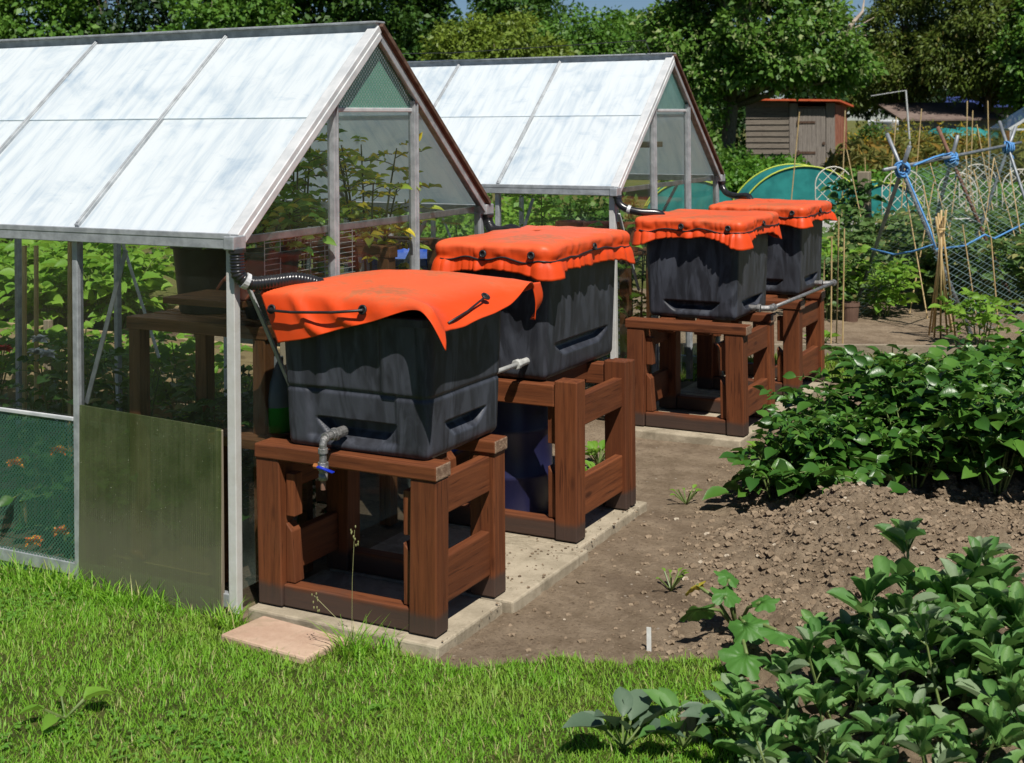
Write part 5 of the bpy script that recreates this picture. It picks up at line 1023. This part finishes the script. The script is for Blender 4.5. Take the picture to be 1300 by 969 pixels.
# far greenhouse at the right edge
c = at(1284, 250, 29); c[2] = -.14; gx_ = nrm(RT*np.array([1,1,0])); gy_ = FW; root = empty('greenhouse', c, 'far greenhouse cut off by the right edge of the picture', 'greenhouse'); GP = lambda x, y, z: c + gx_*x + gy_*y + np.array([0,0,z])
m = MB()
for x in (0,.6,1.2,1.8,2.4): m.bar(GP(x,0,0), GP(x,0,1.55 + .72*min(x,2.4-x)/1.2), .04, .04, (1,0,0))
m.bar(GP(0,0,1.55), GP(2.4,0,1.55), .04, .04); m.bar(GP(-.04,0,1.55), GP(1.2,0,2.3), .06, .05); m.bar(GP(2.44,0,1.55), GP(1.2,0,2.3), .06, .05)
for x in (0, 2.4): m.bar(GP(x,0,1.55), GP(x,1.3,1.55), .05, .05); m.bar(GP(x,1.3,0), GP(x,1.3,1.55), .04, .04, (1,0,0))
m.bar(GP(1.2,0,2.3), GP(1.2,1.3,2.3), .05, .05); m.build('frame', ALUW, root)
m = MB(); m.add([GP(0,.03,0),GP(2.4,.03,0),GP(2.4,.03,1.55),GP(1.2,.03,2.27),GP(0,.03,1.55)], [(0,1,2,3,4)]); m.build('gable_pane', GLASSD, root)
m = MB(); m.add([GP(0,.03,0),GP(0,1.3,0),GP(0,1.3,1.55),GP(0,.03,1.55)], [(0,1,2,3)]); m.build('wall_pane', GLASSD, root)
m = MB(); m.add([GP(0,.03,1.57),GP(0,1.3,1.57),GP(1.2,1.3,2.29),GP(1.2,.03,2.29)], [(0,1,2,3)]); m.add([GP(2.4,.03,1.57),GP(2.4,1.3,1.57),GP(1.2,1.3,2.29),GP(1.2,.03,2.29)], [(0,1,2,3)]); m.build('roof_pane', GLASSD, root)

# ------------------------------------------------------------------ rough growth beyond the plots
def clumps(name, label, cat, matl, lst, L_, asp=.6, tpl=DIAM, out=.5, up=.5):
    parts = [cloud(c, r, n, L_, asp, tpl, up=up, out=out) for c, r, n in lst]; V, F = join(parts); return tag(np_mesh(name, V, F, matl), label, cat, kind='stuff')
def band(u0, u1, d0, d1, h0, h1, n, per, r=.55):
    o = []
    for i in range(n):
        d = d0+(d1-d0)*rng.random(); p = at(u0+(u1-u0)*rng.random(), 200, d); h = h0+(h1-h0)*rng.random(); p[2] = -.1+h*.5; o.append((p, (r, r, h*.5), per))
    return o
CROP = leafm('crop_leaf', (.07,.19,.02), (.12,.27,.03), None, 0, .5, .35, .35)
clumps('crop_rows', 'bright green rows of leafy crop in front of the old shed', 'crop', CROP, band(860, 1010, 27, 31, .75, 1.1, 60, 420) + band(1075, 1200, 27, 31, .5, .8, 36, 380) + band(1010, 1320, 24, 30, .2, .5, 50, 300), .11, .7)
WEED = leafm('dry_weeds', (.16,.19,.04), (.27,.26,.09), (.34,.25,.06), .2, .6, .4, .2)
WEEDY = leafm('yellow_flower_weeds', (.12,.16,.03), (.24,.24,.05), (.45,.32,.03), .22, .6, .4, .2)
clumps('tall_grass', 'tall pale dry grass and weeds beyond the allotment plots', 'tall grass', WEED, band(1070, 1340, 31, 44, .7, 1.3, 110, 420, .8) + band(1070, 1250, 30, 34, .5, 1.0, 30, 380, .7), .26, .16, LANCE, .3, .0)
clumps('flowering_weeds', 'yellow flowering weeds in front of the far sheds', 'weeds', WEEDY, band(1080, 1345, 35, 41, 1.0, 1.75, 60, 420, .7), .12, .4)
clumps('mixed_vegetables', 'low mixed vegetables growing around the cloches and trellises', 'vegetables', leafm('mixed_leaf', (.06,.14,.025), (.14,.22,.05), (.2,.24,.12), .15, .5, .35, .3), band(1050, 1420, 15, 23, .25, .6, 90, 260, .45) + band(900, 1050, 13, 17, .2, .4, 16, 200, .4), .09, .6)
clumps('plot_growth', 'mixed green growth on the plots far behind the nearest greenhouse', 'vegetables', CROP, [(np.array([-8-14*rng.random(), 6+16*rng.random(), .3]), (.8,.8,.5), 300) for _ in range(60)], .13, .6)

# ------------------------------------------------------------------ trees
def tree(name, loc, hgt, blobs, ncl, per, L_, matl, label, cr=.45, group='trees beyond the allotment', droop=-.2, trunk=.16, limbs=14, asp=.62, flat=.75):
    root = empty(name, loc, label, 'tree', group); parts = []; m = MB(); loc = np.array(loc, float); vol = np.array([b[3]*b[4]*b[5] for b in blobs])**.67; vol = vol/vol.sum(); ends = []
    for b, fr_ in zip(blobs, vol):
        for i in range(max(3, int(ncl*fr_))):
            d = sph(1)[0]; r = (.35+.65*rng.random())**.55; c = np.array(b[:3]) + d*r*np.array(b[3:6]); k = cr*(.6+.8*rng.random()); q = int(per*(.6+.8*rng.random())); c[2] = max(c[2], .3)
            dd = sph(q); P = c + dd*(rng.random(q)[:,None]**.5)*np.array([k,k,k*flat]); D = nrm(dd*.5 + d*.3 + sph(q)*.6 + np.array([0,0,droop])); Nn = nrm(sph(q)*.6 + d*.35 + np.array([0,0,.6])); l = L_*(.4+1.2*rng.random(q)**1.6); parts.append(scatter(P, D, Nn, l, l*asp, DIAM)); ends.append(c)
    V, F = join(parts); np_mesh('crown', V, F, matl, root)
    top = np.array([blobs[0][0], blobs[0][1], hgt*.75]); tp = np.array([loc*0, top*.35 + .1*rng.normal(size=3)*np.array([1,1,0]), top*.7, top]); m.tube(loc + tp, [trunk, trunk*.8, trunk*.5, trunk*.15], 8)
    for k in rng.choice(len(ends), min(limbs, len(ends)), replace=False):
        e = ends[k]; s_ = tp[1]*(1-.0) + (tp[2]-tp[1])*rng.random(); s_ = np.array([s_[0], s_[1], min(s_[2], e[2]*.8)]); mid = (s_+e)/2 + np.array([0,0,.12*np.linalg.norm(e-s_)*(rng.random()-.3)]); m.tube(loc + np.array([s_, mid, e]), [trunk*.42, trunk*.26, trunk*.08], 6)
    m.build('trunk', BARK, root, smooth=True); return root
def TM(n, a, b, c_=None, p_=0): return leafm(n, a, b, c_, p_, .5, .25, .35)
T_DARK = TM('dark_tree_leaf', (.034,.095,.012), (.07,.15,.022)); T_MID = TM('mid_tree_leaf', (.06,.16,.018), (.13,.25,.034)); T_OLIVE = TM('olive_tree_leaf', (.12,.19,.02), (.19,.255,.035)); T_APPLE = TM('apple_leaf', (.055,.15,.018), (.14,.255,.036), (.25,.31,.12), .12); T_CON = TM('conifer_leaf', (.07,.12,.016), (.14,.185,.03), (.17,.16,.04), .06); T_DEEP = TM('deep_green_leaf', (.014,.042,.008), (.034,.08,.014))
def put(u, d): p = at(u, 250, d); p[2] = -.14; return p
def rad(px, d): return px*d/FPX
def B(p, u, v, d, rx, rz, ry=None):     # crown lobe given where it stands, as an offset from the trunk foot
    q = at(u, v, d) - p; return (q[0], q[1], q[2], rx, ry or rx, rz)
def T(name, u0, d, lobes, ncl, per, L_, matl, label, cr=.5, **kw):
    if d > 35: per = int(per*1.5); L_ = L_*.82
    p = put(u0, d); bl = [B(p, u, v, d + dz, rad(a, d), rad(b, d)) for u, v, a, b, dz in lobes]; return tree(name, p, max(b[2]+b[5] for b in bl), bl, ncl, per, L_, matl, label, cr, **kw)
T('apple_tree', 918, 30, [(955,25,115,80,0),(865,60,70,75,.5),(1042,72,66,46,-.3),(985,78,90,28,-.6),(890,118,42,45,-.3),(945,-60,105,80,0),(1082,88,30,20,-.3)], 360, 170, .125, T_APPLE, 'big spreading tree with glossy leaves overhanging the old shed', .42, trunk=.2, limbs=26)
T('broadleaf_tree', 40, 46, [(50,20,80,60,0),(-60,40,100,80,0),(95,70,50,70,0),(-30,130,120,60,0)], 170, 90, .26, T_MID, 'mid green tree behind the left end of the nearest greenhouse', .7)
T('broadleaf_tree', 150, 48, [(150,20,70,70,0),(150,120,90,70,0),(120,-40,60,40,2)], 150, 90, .26, T_DEEP, 'very dark tree left of centre behind the nearest greenhouse roof', .7)
T('broadleaf_tree', 250, 43, [(255,30,75,50,0),(300,15,60,60,0),(230,110,90,60,0)], 170, 90, .23, T_MID, 'lit green tree rising behind the middle of the nearest greenhouse ridge', .6)
T('broadleaf_tree', 395, 47, [(395,10,75,65,0),(350,-30,60,50,0),(430,90,90,80,0),(470,0,60,60,0)], 190, 90, .25, T_DARK, 'dark green tree behind the gable peak of the nearest greenhouse', .7)
T('broadleaf_tree', 520, 50, [(520,20,50,60,0),(520,-40,60,40,0),(540,110,70,70,0)], 140, 90, .26, T_DARK, 'dark green tree between the gable peak and the olive bush', .7)
T('willow_bush', 622, 40, [(620,55,70,40,0),(590,80,50,45,-.5),(665,75,55,38,-.4),(625,110,90,50,0)], 190, 110, .16, T_OLIVE, 'rounded yellow-olive bush behind the second greenhouse roof', .5, droop=-.35)
T('broadleaf_tree', 660, 56, [(650,2,46,30,0),(690,22,36,20,0),(640,60,80,50,0)], 120, 90, .26, T_DARK, 'dark tree standing behind the olive bush', .7)
T('broadleaf_tree', 735, 47, [(735,55,50,38,0),(770,75,50,40,0),(700,75,45,40,0),(740,120,80,50,0),(795,60,30,30,.5)], 170, 90, .20, T_MID, 'fresh green tree between the olive bush and the big spreading tree', .55)
T('broadleaf_tree', 790, 60, [(792,34,24,16,0),(800,75,60,45,0)], 90, 90, .26, T_MID, 'distant tree glimpsed beside the gap of blue sky', .7)
T('broadleaf_tree', 860, 44, [(870,150,70,60,0),(910,170,60,50,0),(830,120,60,60,0),(980,110,90,60,2)], 130, 90, .22, T_DEEP, 'dark tree filling the shade under the big spreading tree', .6)
T('conifer', 1150, 50, [(1150,40,55,55,0),(1140,90,65,50,0),(1105,95,45,40,-1),(1160,-30,45,50,0)], 230, 110, .20, T_CON, 'brownish green conifer right of the big spreading tree', .5, droop=-.5, asp=.4)
T('conifer', 1250, 47, [(1250,30,60,60,0),(1270,80,70,50,0),(1215,70,45,55,0),(1240,-50,50,60,0)], 240, 110, .20, T_CON, 'larger brownish green conifer toward the right edge', .5, droop=-.5, asp=.4)
T('broadleaf_tree', 1325, 45, [(1315,60,45,60,0),(1360,20,60,90,0),(1340,110,60,50,0)], 150, 90, .22, T_MID, 'green tree at the right edge beside the larger conifer', .6)
T('broadleaf_tree', 1190, 56, [(1190,90,110,60,0),(1100,100,70,50,0),(1270,100,90,50,0)], 150, 90, .26, T_DEEP, 'dark tree mass in shade behind the conifers', .7)
T('broadleaf_tree', -170, 44, [(-170,20,110,90,0),(-260,60,110,100,0),(-200,140,130,60,0)], 150, 90, .26, T_DARK, 'dark tree beyond the left edge of the picture', .7)
T('broadleaf_tree', 1480, 46, [(1470,40,110,100,0),(1540,80,110,90,0)], 130, 90, .26, T_MID, 'tree beyond the right edge of the picture', .7)
shrub(put(912, 28.8), .75, 1.75, 6000, .12, HEDGE, 'dark leafy bush left of the old shed', group='bushes by the shed'); shrub(put(1112, 37), .8, 1.6, 4000, .12, leafm('elder_leaf', (.05,.12,.02), (.1,.18,.04)), 'green bush against the right side of the old shed', group='bushes by the shed')
p = put(1070, 30); m = MB(); a = at(1052, 66, 29.5); b = at(1082, 30, 29.6); m.tube([at(1030, 90, 29.3), a, b], [.11,.10,.05], 8); m.tube([b, at(1095, 15, 29.8), at(1098, -6, 30)], [.05,.03,.01], 6)
for (u, v) in ((1110,22),(1100,45),(1105,58),(1098,68)): m.tube([a*.4+b*.6, at(u, v, 29.6)], [.03,.008], 5)
tag(m.build('dead_branch', simple('bleached_wood', (.3,.23,.18), (.45,.37,.3), 8, .8)), 'broken bleached branch jutting from the big spreading tree', 'branch')
